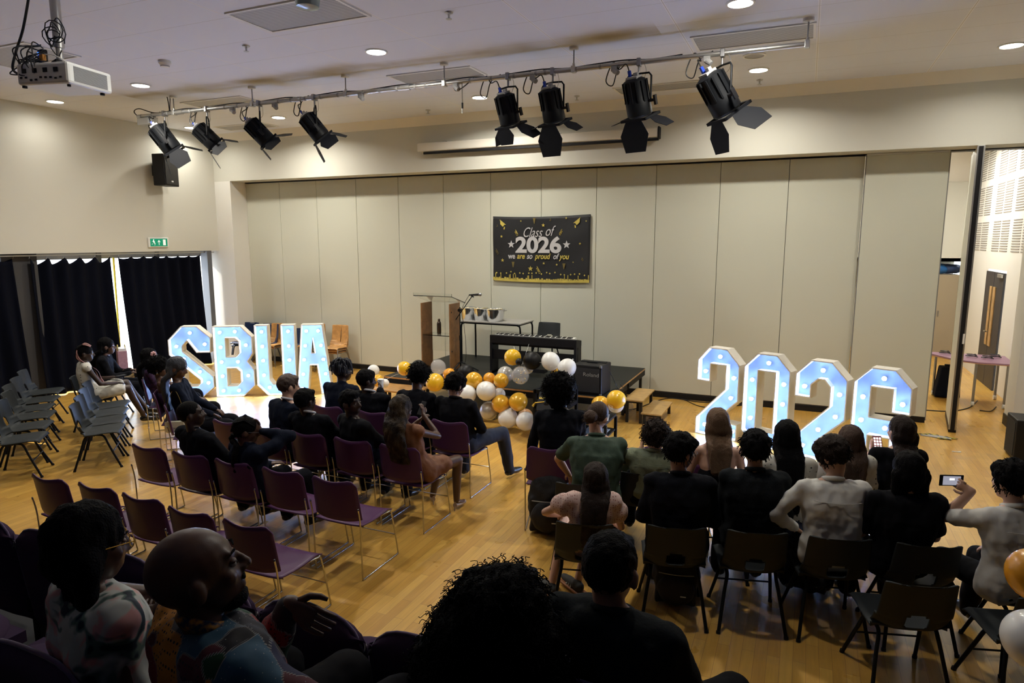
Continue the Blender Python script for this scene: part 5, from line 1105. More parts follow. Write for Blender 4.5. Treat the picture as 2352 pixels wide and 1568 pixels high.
    if top:
        tp = MB(); torso(tp, pad, tmax=1. if top != 'strapless' else .6)
        if top != 'strapless':
            tp.cap(Nk-rx*.07*s-V((0, 0, .035)), .052*s, Nk+rx*.07*s-V((0, 0, .035)), .052*s); tp.cap(Nk-V((0, 0, .03)), .068*s, Nk+V((0, 0, .0)), .060*s)
            for k in (0, 1):
                a0 = .062*s*(.88 if f else 1)
                if top in ('long', 'short', 'puff'): tp.cap(Sh[k], a0, Sh[k].lerp(El[k], .55), ar[0]*s+pad)
                if top == 'puff': tp.ell(Sh[k].lerp(El[k], .35), (.085, .085, .085))
                if top == 'short': tp.cap(Sh[k].lerp(El[k], .5), ar[0]*s+pad, Sh[k].lerp(El[k], .72), ar[0]*s+pad+.008)
                if top == 'long': tp.cap(Sh[k].lerp(El[k], .5), ar[0]*s+pad, El[k], ar[1]*s+pad+.004); tp.cap(El[k], ar[1]*s+pad+.004, El[k].lerp(Wr[k], .93), ar[2]*s+pad)
        if bot == 'dress' or bot == 'skirt' or bot == 'trousers': tp.cap(Hc-rx*.085*s*fat, .102*s*fat+pad, Hc+rx*.085*s*fat, .102*s*fat+pad)
        if bot == 'dress':
            for k in (0, 1): tp.cap(Hp[k], .094*s+pad, Hp[k].lerp(Kn[k], dress_len), .078*s+pad)
            m0 = (Kn[0]+Kn[1])/2; mm = Hc.lerp(m0, dress_len*.92); tp.cap(Hc, .09, mm, .075)
        T_ = blob(tp, .014, 4, .5); rough(T_, .014, (9, 9, 6), len(label), .009, (26, 20, 15))
        T_.build('shirt' if bot not in ('dress',) else 'dress', tm, t, smooth=180)
        if collar is WSH or collar is SAGE:
            sm_ = [ring(.80)+rx*(x_*shw*1.0)-fw*(.112*s*fat+pad-.035*abs(x_)**2)+V((0, 0, .01*x_*x_)) for x_ in [k/6-1 for k in range(1, 12)]]; MB().tube(sm_, .0022, 5).build('yoke_seam', tm, t, smooth=180)
        if collar is not None:
            cu = [Nk+V((0, 0, .034 if collar == WCOL else .018))*s+rx*(.060*math.cos(a))*s+fw*(.058*math.sin(a)+.006)*s+V((0, 0, -.022*math.sin(a)))*s for a in [k*PI/10 for k in range(20)]]
            MB().tube(cu, (.0125 if collar == WCOL else .017)*s, 7, closed=True).build('collar', collar, t, smooth=180)
    if bot in ('trousers', 'shorts'):
        tb = MB(); tb.cap(Hc-rx*.08*s, .112*s+.008, Hc+rx*.08*s, .112*s+.008)
        for k in (0, 1):
            tb.cap(Hp[k], .086*s+pad, Kn[k], .064*s+pad)
            if bot == 'trousers': tb.cap(Kn[k], .062*s+pad, Kn[k].lerp(An[k], .5), .058*s+pad); tb.cap(Kn[k].lerp(An[k], .5), .058*s+pad, An[k]+V((0, 0, .0)), .048*s+pad)
        T_ = blob(tb, .014, 4, .5); rough(T_, .010, (9, 9, 7), 3.1, .004, (30, 24, 13)); T_.build('trousers' if bot == 'trousers' else 'shorts', bm, t, smooth=180)
    if shoes is not None:
        for k in (0, 1):
            fd = V((An[k].x-Kn[k].x+(-.02 if k == 0 else .02), .2, 0)).normalized(); a = An[k]; z_ = a.z-.062
            if shoes == 'heels':
                q = MB(); b0 = a+V((0, -.01, 0))-V((0, 0, .0)); tip = a+fd*.17-V((0, 0, .062)); q.tube([a-fd*.035-V((0, 0, .03)), a+fd*.05-V((0, 0, .045)), tip], [.024, .026, .022], 8).cyl(a-fd*.035-V((0, 0, .04)), a-fd*.045-V((0, 0, .085)), .010, .006); q.tube([a+fd*.0-V((0, .0, .0))+rx*.034, a+fd*.04, a-rx*.034, a-fd*.036], .004, 5, closed=True); q.build('heeled_sandal', mat('strappy_beige', (.42, .30, .20), .4), t, smooth=60)
            else:
                q = MB(); bt_ = a-V((0, 0, .035))
                q.cap(V((bt_.x, bt_.y, 0))+V((0, 0, z_+.045))-fd*.035, .040*s, V((bt_.x, bt_.y, z_+.035))+fd*.10, .036*s); q.cap(V((bt_.x, bt_.y, z_+.035))+fd*.10, .038*s, V((bt_.x, bt_.y, z_+.026))+fd*.19, .028*s); q.cap(a, .042*s, V((bt_.x, bt_.y, z_+.045)), .042*s)
                S_ = blob(q, .010, 3); S_.v = [(x, y, max(z, z_+.004)) for x, y, z in S_.v]; S_.build('shoe', shoes, t, smooth=180)
    # hair
    hb = MB(); e = lambda c, rad: hb.ell(H @ V(c), [q*s*1.06 for q in rad], R3, 20, 14)
    sd = len(label)*1.7; gdir = V((0, 0, -1)); back = HR @ V((0, -1, 0)); bk_ = V((back.x, back.y, 0)); bk_ = bk_.normalized() if bk_.length > .1 else V((0, -1, 0))
    if hair == 'buzz': e((0, -.018, .028), (.0800, .0985, .0930)); hb = rough(blob(hb, .008, 2), .0015, (200, 200, 200), sd)
    elif hair == 'short': e((0, -.020, .034), (.0855, .1030, .0985)); e((0, .035, .085), (.060, .050, .035)); hb = rough(blob(hb, .009, 3), .007, (40, 40, 25), sd, .004, (140, 140, 60))
    elif hair == 'mop':
        e((0, -.020, .040), (.098, .112, .108)); e((0, .045, .080), (.075, .055, .045)); hb = rough(blob(hb, .010, 3), .016, (26, 26, 20), sd, .006, (90, 90, 50)); curls(hb, (0, -.015, .038), (.094, .108, .104), 260, .035, .004, 3, .0030, .5, .45, H, 6)
    elif hair == 'curly':
        e((0, -.022, .045), (.108, .120, .115)); e((0, .03, .09), (.08, .07, .05)); hb = rough(blob(hb, .010, 2), .016, (30, 30, 30), sd, .010, (75, 75, 75)); curls(hb, (0, -.02, .042), (.108, .120, .115), 420, .035, .0075, 5, .0026, .2, .5, H, 9)
    elif hair == 'afro':
        e((0, -.035, .050), (.150, .150, .150)); e((0, -.045, -.01), (.135, .115, .12)); hb = rough(blob(hb, .012, 2), .020, (22, 22, 22), sd, .014, (60, 60, 60)); curls(hb, (0, -.035, .045), (.148, .148, .150), 900, .040, .007, 7, .0024, .1, .45, H, 8)
    elif hair == 'dreads':
        e((0, -.018, .035), (.086, .104, .100)); hb = rough(blob(hb, .009, 2), .005, (60, 60, 60), sd); r_ = random.Random(9)
        for k in range(90):
            a = r_.random()*2*PI; el_ = .25+.75*r_.random(); dx, dy = math.cos(a)*el_, math.sin(a)*el_
            if dy > .75: dy *= .7
            p0 = V((dx*.075, -.015+dy*.09, .055+.08*math.sqrt(max(0, 1-el_*el_)))); ou = V((dx, dy, .2)); ou.normalize(); l_ = .07+.05*r_.random()
            P_ = [H @ p0, H @ (p0+ou*.035), (H @ (p0+ou*.05))+gdir*l_*.5, (H @ (p0+ou*(.052)))+gdir*l_]
            hb.tube(bez(P_, 4), .0065*s, 6)
    elif hair in ('long', 'longwave', 'bob', 'headscarf'):
        ln = {'long': .44, 'longwave': .46, 'bob': .17, 'headscarf': .4}[hair]*(gap or 1); e((0, -.020, .036), (.088, .106, .102))
        w = .080 if hair == 'long' else .078; r0 = .036 if hair == 'long' else .045
        c0 = H @ V((0, -.040, .01)); e((0, -.035, -.02), (.094, .085, .085)); ptl = [c0]; nb = 7
        sho = Nk+bk_*.0
        for k in range(1, nb+1):
            u = k/nb; z = c0.z-ln*u
            tt = max(0., min(1., (z-Hc.z)/max(.1, (Nk.z-Hc.z)))); cb_ = ring(tt); base = V((cb_.x, cb_.y, z))-fw*(.155*s*(fat*.5+.5)) if z < Nk.z+.05 and hair != 'bob' else V((c0.x, c0.y, z))-fw*(.03 if hair != 'bob' else 0)
            p = ptl[-1].lerp(base, .8); p.z = z; ptl.append(p)
        lat = HR @ V((1, 0, 0)); lat.z = 0; lat.normalize(); lat = (lat*.4+rx*.6).normalized() if abs(lat.dot(rx)) > .3 else lat
        for k in range(nb):
            ww = w*s*(1-.35*(k/nb) if hair == 'long' else 1.05); ww2 = w*s*(1-.35*((k+1)/nb) if hair == 'long' else 1.05)
            for q in (-1, -.5, 0, .5, 1): hb.cap(ptl[k]+lat*ww*q*(.75 if k == 0 else 1), r0*s*(1-.35*k/nb), ptl[k+1]+lat*ww2*q, r0*s*(1-.35*(k+1)/nb))
        if hair == 'bob': e((0, -.03, -.03), (.090, .08, .08))
        hb = blob(hb, .010, 4)
        hb = rough(hb, .012 if hair == 'longwave' else .006, (34, 34, 5 if hair == 'long' else 16), sd, .005, (110, 110, 7 if hair == 'long' else 20)); r_ = random.Random(11)
        for k in range(150):
            q = r_.uniform(-1, 1); j0 = r_.randint(0, 2); off = bk_*(r0*.85*s); pts = []
            for j in range(j0, nb+1):
                wv_ = .010*math.sin(j*2.2+k) if hair in ('longwave', 'bob') else .003*math.sin(j*1.3+k); pts.append(ptl[j]+lat*(w*s*q*(1-(.3 if hair == 'long' else 0)*j/nb)+wv_)+off*(1-.3*j/nb)*math.sqrt(max(0, 1-q*q*.7))+bk_*wv_*.5)
            pts.append(pts[-1]+V((r_.uniform(-.01, .01), 0, -.03*r_.random()))); hb.tube(bez(pts, 2), [.0026]*(len(pts)*2-3)+[.0018, .0006], 3)
    elif hair in ('bun', 'lowbraid', 'ponytail', 'braids'):
        e((0, -.018, .032), (.0835, .1020, .0970)); hb = rough(blob(hb, .009, 3), .004, (50, 18, 18), sd)
        if hair == 'bun': q = MB().ell(h(0, -.125, -.035), (.060*s, .050*s, .058*s), R3, 18, 12); q = rough(blob(q, .009, 2), .010, (40, 40, 40), sd); hb.add(q.v, q.f); curls(hb, (0, -.10, -.03), (.065, .065, .065), 60, .03, .003, 3, .0016, .3, .9, H, 6)
        if hair == 'lowbraid':
            pts = bez([h(0, -.09, -.04), h(.0, -.10, -.08), Nk+V((0, 0, .02))-fw*.10, ring(.75)-fw*.135, ring(.5)-fw*.135], 6); hb.tube(pts, [.024*s*(1+.18*math.sin(k*1.7)) for k in range(len(pts))], 10)
            for k in range(9): x_ = -.06+.015*k; hb.tube([h(x_, .05, .09-abs(x_)*.5), h(x_*1.15, -.03, .135-abs(x_)*.5), h(x_*.8, -.10, .07), h(x_*.3, -.115, -.01)], .007*s, 6)
        if hair == 'ponytail':
            pts = bez([h(0, -.09, .02), h(0, -.13, -.0), h(0, -.125, -.09), ring(.72)-fw*.145, ring(.55)-fw*.14], 6); hb.tube(pts, [(.030+.014*math.sin(k/len(pts)*PI))*s for k in range(len(pts))], 12)
    if hair == 'braids':
        hb.build('hair', hm, t, smooth=180); r_ = random.Random(4)
        for j, bm_ in enumerate((hm, mat('pink_braiding_hair', (.50, .24, .22), .5, bump=.5, bscale=90))):
            q = MB()
            for k in range(16 if j == 0 else 9):
                a = -.07+.14*r_.random(); sx_ = 1 if k % 2 else -1; z_ = r_.uniform(-.02, .02)
                pts = [h(a*.6, .055, .105), h(a, -.02, .130), h(sx_*.07, -.09, .05), h(sx_*.085, -.07+z_, -.06), Nk+rx*sx_*.09+fw*.03+V((0, 0, -.02)), ring(.72)+fw*(.13+z_)+rx*sx_*(.05+.03*r_.random()), ring(.45)+fw*(.16+z_)+rx*sx_*.05, ring(.2)+fw*(.20+z_)+rx*.04*sx_]
                q.tube(bez(pts, 5), .0075*s, 6)
            q.build('braids', bm_, t, smooth=180)
    elif hair: hb.build('hair', hm, t, smooth=180)
    return t, dict(h=h, H=H, HR=HR, Wr=Wr, El=El, Nk=Nk, ring=ring, rx=rx, fw=fw, Hc=Hc, Sh=Sh, Kn=Kn, An=An, O=O, rz=rz, M=Matrix.Translation(O) @ Matrix.Rotation(rz, 4, 'Z'))
GREENP = mat('dark_green_polo', (.030, .058, .036), .8, bump=.2, bscale=90); SAGE = mat('sage_shirt', (.19, .22, .14), .85, bump=.3, bscale=60)
WSH = mat('white_cotton_shirt', (.60, .59, .55), .85, bump=.12, bscale=30); JEANS = mat('dark_jeans', (.012, .018, .040), .85, bump=.3, bscale=120)
CREAM = mat('white_dotted_dress', (.55, .53, .46), .85); PINKD = mat('pink_floral_dress', (.62, .42, .37), .85); TANF = mat('tan_dress', (.17, .062, .022), .7, bump=.4, bscale=30)
DKF = mat('dark_grey_shirt', (.010, .012, .014), .9, spec=.12, bump=.25, bscale=90); BLKT = mat('black_tee', (.005, .005, .007), .9, spec=.12); PURP = mat('purple_pattern_top', (.06, .02, .08), .7, col2=(.012, .005, .03), vscale=28)
WCOL = mat('white_collar', (.55, .56, .6), .7)
def dots(m_, col, bg, scale, thr):
    N, L, b = nodes(m_); tc = N.new('ShaderNodeTexCoord'); vo = N.new('ShaderNodeTexVoronoi'); vo.inputs['Scale'].default_value = scale; vo.inputs['Randomness'].default_value = .35
    L.new(tc.outputs['Object'], vo.inputs[0]); L.new(mixc(N, L, mathn(N, L, 'LESS_THAN', vo.outputs['Distance'], thr), bg, col), b.inputs['Base Color'])
dots(CREAM, (.02, .02, .02), (.55, .53, .46), 24, .17); dots(PINKD, (.30, .12, .10), (.60, .43, .38), 60, .28)
def spec_bump(): pass
P_ = person
SL = 'sled'
def pl(x, y): return (x, y, 0)
# left block
P_('shaven-headed man in a dark suit, his face turned to the right', pl(-4.92, 4.05), 0, .20, (440, 952), yaw=-44, pitch=4, hair='buzz', lean=.04, hunch=.02, tyaw=-8)
_, g = P_('person in glasses with cornrows and a low braid, hand raised to the face', pl(-4.40, 4.05), 0, .20, (566, 990), yaw=-46, pitch=-12, skin='brown', hair='lowbraid', tm=NSUIT, glasses=True, lean=.04, tyaw=-12, arms={1: dict(px=(598, 990), ref=(.05, .22, .1), pole=(.9, .1, -.6), palm=(-.6, -.6, 0), dir=(-.5, .1, .8))})
P_('boy with short auburn hair in a dark suit and white collar', pl(-4.92, 4.98), 0, .22, (664, 888), yaw=-32, pitch=-8, skin='light', hair='short', hm=mat('auburn_hair', (.045, .020, .012), .5, bump=.8, bscale=170), tm=NSUIT, collar=WCOL, lean=.10, tyaw=-6)
P_('man with white collar seen from behind, right of the auburn-haired boy', pl(-4.40, 4.98), 0, .20, (702, 922), yaw=-12, pitch=-6, hair='short', collar=WCOL, lean=.02)
P_('young man in black looking back over his shoulder at the camera', pl(-3.86, 4.98), 0, .20, (806, 926), yaw=-92, pitch=2, hair='short', lean=.0, tm=BLKT, tyaw=-22)
HIL = mat('highlighted_long_hair', (.016, .010, .006), .5, spec=.2, bump=1, bscale=120, col2=(.055, .034, .015), vscale=12)
_, g = P_('woman with long highlighted wavy hair in a tan dress and heeled sandals', pl(-3.33, 4.98), 0, .22, (922, 942), yaw=-20, pitch=-16, skin='brown', hair='longwave', hm=HIL, sex='f', top='sleeveless', tm=TANF, bot='dress', dress_len=.55, shoes='heels', lean=.0, gap=1.0,
       arms={1: dict(px=(972, 952), ref=(-.02, .30, .05), pole=(.7, -.2, -.8), palm=(-.8, 0, .2), dir=(-.2, .3, .8)), 0: dict(px=(962, 966), ref=(.1, .30, 0), pole=(-.7, -.2, -.8))}, legs={1: dict(knee=(.22, .42, .08), ankle=(.20, .42, -.36)), 0: dict(knee=(.02, .43, .06), ankle=(-.10, .46, -.36))}, fat=1.05)
t = thing('mobile_phone', 'phone held up by the woman with highlighted hair', 'phone', g['M'] @ ((g['Wr'][1]+g['Wr'][0])/2+V((0, .02, .09))), R(-20)); MB().box((0, 0, 0), (.07, .009, .14), Matrix.Rotation(-.5, 3, 'X')).build('phone_body', BLACK, t, bevel=.004)
P_('person with short dreadlocks and glasses in front of the letter A', pl(-4.93, 5.92), 0, .22, (788, 853), yaw=-30, pitch=-4, hair='dreads', hm=mat('blue_black_dreads', (.006, .007, .014), .6), glasses=True, lean=.12, tm=NSUIT)
_, g = P_('man in dark suit with white collar holding a white cup', pl(-4.30, 5.92), 0, .22, (842, 875), yaw=-36, pitch=-8, hair='short', collar=WCOL, lean=.10, arms={1: dict(px=(872, 893), ref=(-.05, .33, -.15), pole=(.6, -.3, -.8), palm=(-.9, 0, 0), dir=(-.3, .6, .5))})
cpos = g['M'] @ (g['Wr'][1]+V((-.03, .07, .05))); t = thing('paper_cup', 'white cup held by the man beside the gold balloon', 'cup', cpos); MB().lathe([(.028, -.05), (.036, .04), (.034, .045)], 20).build('cup_body', WHITEP, t, smooth=40); MB().lathe([(.038, .04), (.038, .05), (.03, .054)], 20).build('cup_lid', WHITEP, t, smooth=40)
P_('person with a big loose mop of curls looking down at the balloons', pl(-3.90, 5.92), 0, .22, (962, 868), yaw=-12, pitch=-26, skin='brown', hair='curly', lean=.14, tm=SUIT)
P_('man in black shirt and dark jeans at the aisle, one leg stuck out', pl(-3.33, 5.92), 0, .22, (1046, 886), yaw=-22, pitch=-24, skin='tan', hair='mop', tm=BLKT, collar=BLKT, bot='trousers', bm=JEANS, lean=.12, legs={1: dict(knee=(.28, .44, .10), ankle=(.32, .56, -.37)), 0: dict(knee=(-.16, .44, .08), ankle=(-.18, .40, -.37))})
# angled left block
D5 = R(-45)
_, g = P_('woman in a white dotted dress with dark and pink braids, legs crossed', pl(-9.40, 6.14), R(-24), -.03, (196, 812), yaw=-16, pitch=-8, skin='deep', hair='braids', sex='f', top='sleeveless', tm=CREAM, bot='dress', lean=-.05, spine=.6, arms={1: dict(t=(.12, .30, .66)), 0: dict(t=(-.05, .30, .72))}, legs={1: dict(knee=(.12, .44, .10), ankle=(.16, .62, -.36)), 0: dict(knee=(-.08, .46, .15), ankle=(.10, .66, -.24))})
t = thing('mobile_phone', 'phone in the hand of the woman in the white dotted dress', 'phone', g['M'] @ (g['Wr'][0]+V((.06, .08, .02)))); MB().box((0, 0, 0), (.07, .14, .009)).build('phone_body', BLACK, t, bevel=.004)
_, g = P_('dark-haired woman in black seated behind the white dotted dress', pl(-9.64, 6.62), D5, -.03, (246, 796), yaw=2, pitch=-4, skin='brown', hair='long', sex='f', tm=BLKT, lean=.0, arms={1: dict(t=(.10, .30, .72)), 0: dict(t=(-.05, .30, .74))})
bp = at(283, 852, .62); t = thing('gift_bag', 'pink paper gift bag held on the lap behind the dotted dress', 'bag', bp, R(-30)); PKB = mat('pink_paper', (.46, .26, .34), .6, var=.15, vscale=30)
MB().prism([(-.13, 0), (.13, 0), (.13, .36), (-.13, .36)], -.065, .065, Matrix(((1, 0, 0, 0), (0, 0, 1, 0), (0, 1, 0, -.02), (0, 0, 0, 1)))).build('bag_body', PKB, t)
for sy in (-1, 1): MB().tube(bez([(-.06, sy*.06, .34), (-.05, sy*.05, .42), (.05, sy*.05, .42), (.06, sy*.06, .34)], 6), .006, 6).build('bag_handle', mat('gold_cord', (.5, .38, .1), .5), t)
MB().bb(-.11, .11, -.05, .05, .3, .38).build('tissue_paper', WHB, t)
pk = at(322, 902, .28); t = thing('pink_rosette', 'bright pink tissue bow in cellophane on the floor by the crossed legs', 'gift', pk); q = MB(); r_ = random.Random(3)
for k in range(26):
    a = r_.random()*6.28; q.prism([(0, 0), (.06, .03), (.13, 0), (.08, -.03)], -.002, .002, Matrix.Rotation(a, 4, 'Z') @ Matrix.Rotation(r_.uniform(-1.2, .4), 4, 'Y'))
q.build('tissue_bow', mat('hot_pink', (.65, .05, .28), .6), t, kind='stuff'); MB().lathe([(.03, 0), (.09, -.1), (.07, -.26)], 12).build('cellophane', mat('cellophane', (.6, .6, .65), .1, alpha=.5), t)
wat = lambda px, py, z: at(px, py, z)
c_ = LW[0]; _, g = P_('person with long dark hair and a pink flower, purple patterned top', pl(c_.x, c_.y), A45, .2, (345, 822), yaw=22, skin='brown', hair='long', sex='f', tm=PURP, top='short', lean=-.1, spine=.57)
fl = MB()
for k in range(7): fl.ell(g['h'](.075+.01*math.cos(k), .02+.022*math.sin(k*.9), .06+.022*math.cos(k*.9)), (.018, .018, .018), None, 8, 6)
fl.build('hair_flower', mat('pale_pink_petal', (.65, .38, .42), .6), _)
c_ = LW[1]; _, g = P_('person with dark curls and a round silver earring beside the big letter S', pl(c_.x, c_.y), A45, .2, (366, 846), yaw=-12, skin='brown', hair='curly', sex='f', top='strapless', tm=PURP, lean=-.12, s=.97, spine=.58)
MB().ell(g['h'](.088, .0, -.045), (.012, .012, .014)).build('earring', CHROME, _, smooth=180)
c_ = LW[2]; _, g = P_('woman with very long blue-black hair leaning forward, cream bag at her side', pl(c_.x, c_.y), R(-52), .22, (408, 846), yaw=-10, pitch=-18, skin='brown', hair='long', hm=mat('blue_black_hair', (.008, .012, .024), .4, bump=.9, bscale=170), sex='f', tm=NSUIT, lean=-.08, gap=1.15)
b_ = g['M'] @ V((.27, .06, .58)); t = thing('handbag', 'cream handbag with chain hanging at the side of the long-haired woman', 'handbag', b_, R(-55)); CRB = mat('cream_leather', (.55, .53, .42), .5, bump=.6, bscale=160)
MB().box((0, 0, 0), (.06, .20, .13)).build('bag_body', CRB, t, bevel=.015); MB().box((.032, 0, .03), (.008, .205, .075)).build('flap', CRB, t, bevel=.01); MB().tube(bez([(0, -.09, .06), (-.02, -.08, .25), (-.05, 0, .42), (-.02, .08, .25), (0, .09, .06)], 8), .003, 6).build('chain_strap', mat('dull_gold_chain', (.25, .18, .06), .4, metal=.6), t)
# right block
c_ = at(1262, 1047, .75); _, g = P_('person with a huge round afro and glasses in a black jacket', pl(c_.x, c_.y), RT, .24, (1292, 905), yaw=-58, pitch=-6, hair='afro', glasses=CHROME, lean=.06, fat=1.08, arms={0: dict(t=(-.30, .15, .40), pole=(-1, 0, -.2)), 1: dict(t=(.1, .4, .72))})
c_ = at(1330, 1130, .68); P_('person in a dark green polo with a low brown bun, leaning down', pl(c_.x, c_.y+.2), RT, -.02, (1372, 958), yaw=-22, pitch=-30, roll=8, skin='light', hair='bun', hm=HAIRM, sex='m', tm=GREENP, top='short', collar=GREENP, lean=.16, hunch=.07, fat=1.14, bm=BLKT, arms={1: dict(t=(.24, .46, .60), pole=(.9, -.3, 0)), 0: dict(t=(-.25, .35, .62), pole=(-1, 0, 0))})
c_ = at(1478, 1105, .68); P_('boy with dark curly hair in a pale green shirt, hand at his cheek', pl(c_.x, c_.y+.15), RT, -.02, (1506, 1008), yaw=8, pitch=-16, skin='light', hair='curly', hm=HAIRD, tm=SAGE, top='short', collar=SAGE, lean=.05, arms={0: dict(px=(1474, 1030), ref=(.1, .22, .12), pole=(-.7, .2, -.8), palm=(.9, 0, 0), dir=(.1, .1, 1))})
P_('man with glossy black hair and glasses in a black jacket', pl(-.76, 4.62), RT, -.02, (1563, 1040), yaw=-55, pitch=-12, skin='tan', hair='mop', tm=SUIT, glasses=STEEL, lean=.08, fat=1.1, collar=SUIT)
c_ = at(1655, 1150, .68); _, g = P_('bare-backed woman with long light brown hair and a black halter', pl(c_.x, c_.y+.1), RT, -.02, (1648, 975), yaw=0, pitch=-6, skin='light', hair='long', hm=HAIRL, sex='f', top='strapless', tm=BLKT, lean=.08, gap=.78)
MB().tube(bez([g['ring'](.6)+g['fw']*.09-g['rx']*.06, g['Nk']+g['fw']*.05+V((0, 0, .0)), g['Nk']-g['fw']*.058+V((0, 0, .02)), g['Nk']+g['fw']*.05, g['ring'](.6)+g['fw']*.09+g['rx']*.06], 5), .006, 6).build('halter_strap', BLKT, _)
P_('broad man in a dark shirt with short black hair, back to the camera', pl(-.25, 4.76), RT, -.02, (1734, 1032), yaw=-2, pitch=-4, skin='tan', hair='mop', tm=DKF, collar=DKF, lean=.04, fat=1.12)
c_ = at(1790, 1150, .68); P_('woman with very long straight black hair hanging down her back', pl(c_.x, c_.y), RT, -.02, (1806, 1004), yaw=-4, pitch=-4, skin='light', hair='long', sex='f', top='short', tm=CREAM, lean=.06, gap=1.18)
_, g = P_('boy with tousled dark hair in a white shirt, looking down to the left', pl(.26, 4.88), RT, -.02, (1912, 1050), yaw=42, pitch=-34, skin='light', hair='mop', hm=HAIRD, tm=WSH, collar=WSH, lean=.08, fat=1.08, arms={0: dict(px=(1826, 1212), ref=(-.05, .10, -.42), pole=(-.9, -.3, 0)), 1: dict(t=(.05, .36, .64))}, bm=NSUIT)
c_ = at(1935, 1120, .68); P_('girl with long straight brown hair beside the white shirt', pl(c_.x, c_.y), RT, -.02, (1952, 1014), yaw=0, pitch=-2, skin='light', hair='long', hm=HAIRM, sex='f', top='short', tm=CREAM, lean=.06, gap=1.15)
c_ = at(2050, 1120, .68); _, g = P_('girl with sleek dark hair in a sleeveless black top raising one arm', pl(c_.x, c_.y+.05), RT, -.02, (2068, 992), yaw=18, pitch=-2, skin='light', hair='long', hm=HAIRD, sex='f', top='sleeveless', tm=BLKT, lean=.08, gap=.55, arms={0: dict(px=(2003, 1040), ref=(.05, .30, .08), pole=(-1, -.2, -.4), palm=(0, -.3, -.9), dir=(-.1, .2, 1), curl=.2), 1: dict(t=(-.02, .40, .80))})
t = thing('mobile_phone', 'phone with a keypad screen held in front of the lit digit six', 'phone', g['M'] @ (g['Wr'][0]+V((.05, .03, .07))), RT); MB().box((0, 0, 0), (.075, .009, .15), Matrix.Rotation(-.5, 3, 'X')).build('phone_body', mat('pink_case', (.30, .12, .12), .4), t, bevel=.004)
kp = mat('lit_keypad', (.6, .5, .5), .4, emit=(1, .8, .8), estr=1.4); Rk = Matrix.Rotation(-.5, 3, 'X')
for i in range(3):
    for j in range(5): MB().box(Rk @ V((-.022+.022*i, -.006, -.05+.025*j)), (.014, .002, .016), Rk).build('screen_key', kp, t)
P_('long-haired person in a black tee beside the aisle at right', pl(.78, 5.00), RT, -.02, (2084, 1082), yaw=8, pitch=-4, skin='tan', hair='bob', tm=BLKT, top='short', lean=.02, fat=1.05)
_, g = P_('person in a white shirt filming with a phone held out to the left', pl(1.42, 4.98), R(28), -.02, (2322, 1108), yaw=14, pitch=-6, skin='light', hair='mop', tm=WSH, collar=WSH, top='short', lean=.06, fat=1.08, arms={0: dict(px=(2232, 1128), ref=(-.28, .36, .05), pole=(-.3, .1, -1), palm=(.8, .5, 0), dir=(-.6, .6, .35), curl=.5)}, bm=BLKT)
w_ = at(2192, 1112, 1.22); t = thing('mobile_phone', 'phone filming the stage, its screen showing the bright digits', 'phone', g['M'] @ (g['Wr'][0]+V((-.09, .07, .05))), R(20)); MB().box((0, 0, 0), (.15, .009, .075)).build('phone_body', BLACK, t, bevel=.004); MB().box((0, -.0055, 0), (.11, .001, .060)).build('phone_screen', mat('phone_screen', (.05, .05, .06), .2, emit=(.25, .25, .3), estr=.6), t); MB().box((.0, -.007, .01), (.03, .001, .012)).build('phone_screen_highlight', mat('screen_light', (.8, .8, .8), .2, emit=(1, 1, 1), estr=1.5), t)
_, g = P_('girl with waist-long dark hair in a pink floral dress and striped trainers', pl(-1.36, 4.42), R(20), -.02, (1368, 1102), yaw=0, pitch=-4, skin='light', hair='long', hm=HAIRD, sex='f', top='puff', tm=PINKD, bot='dress', dress_len=.7, lean=.04, gap=1.05, s=.95, shoes=mat('grey_suede', (.05, .05, .045), .8), arms={0: dict(t=(-.22, .26, .62), pole=(-1, -.2, -.2))}, legs={0: dict(knee=(-.14, .40, .05), ankle=(-.26, .16, -.37)), 1: dict(knee=(.08, .42, .05), ankle=(-.06, .22, -.37))})
for k in (0, 1):
    a = g['An'][k]; fd = V((a.x-g['Kn'][k].x, .2, 0)).normalized()
    for j in range(3): q = a+fd*(.02+.03*j)+V((0, 0, -.022-.008*j)); MB().tube([q+V((-.040, 0, -.03)), q+V((-.036, .0, 0)), q+V((0, 0, .012)), q+V((.036, 0, 0)), q+V((.040, 0, -.03))], .0045, 5).build('white_stripe', PAPER, _)
    MB().box(a+fd*.06+V((0, 0, -.058)), (.085, .27, .02), Matrix.Rotation(math.atan2(-fd.x, fd.y), 3, 'Z')).build('gum_sole', mat('gum_sole', (.35, .13, .04), .6), _, bevel=.008)
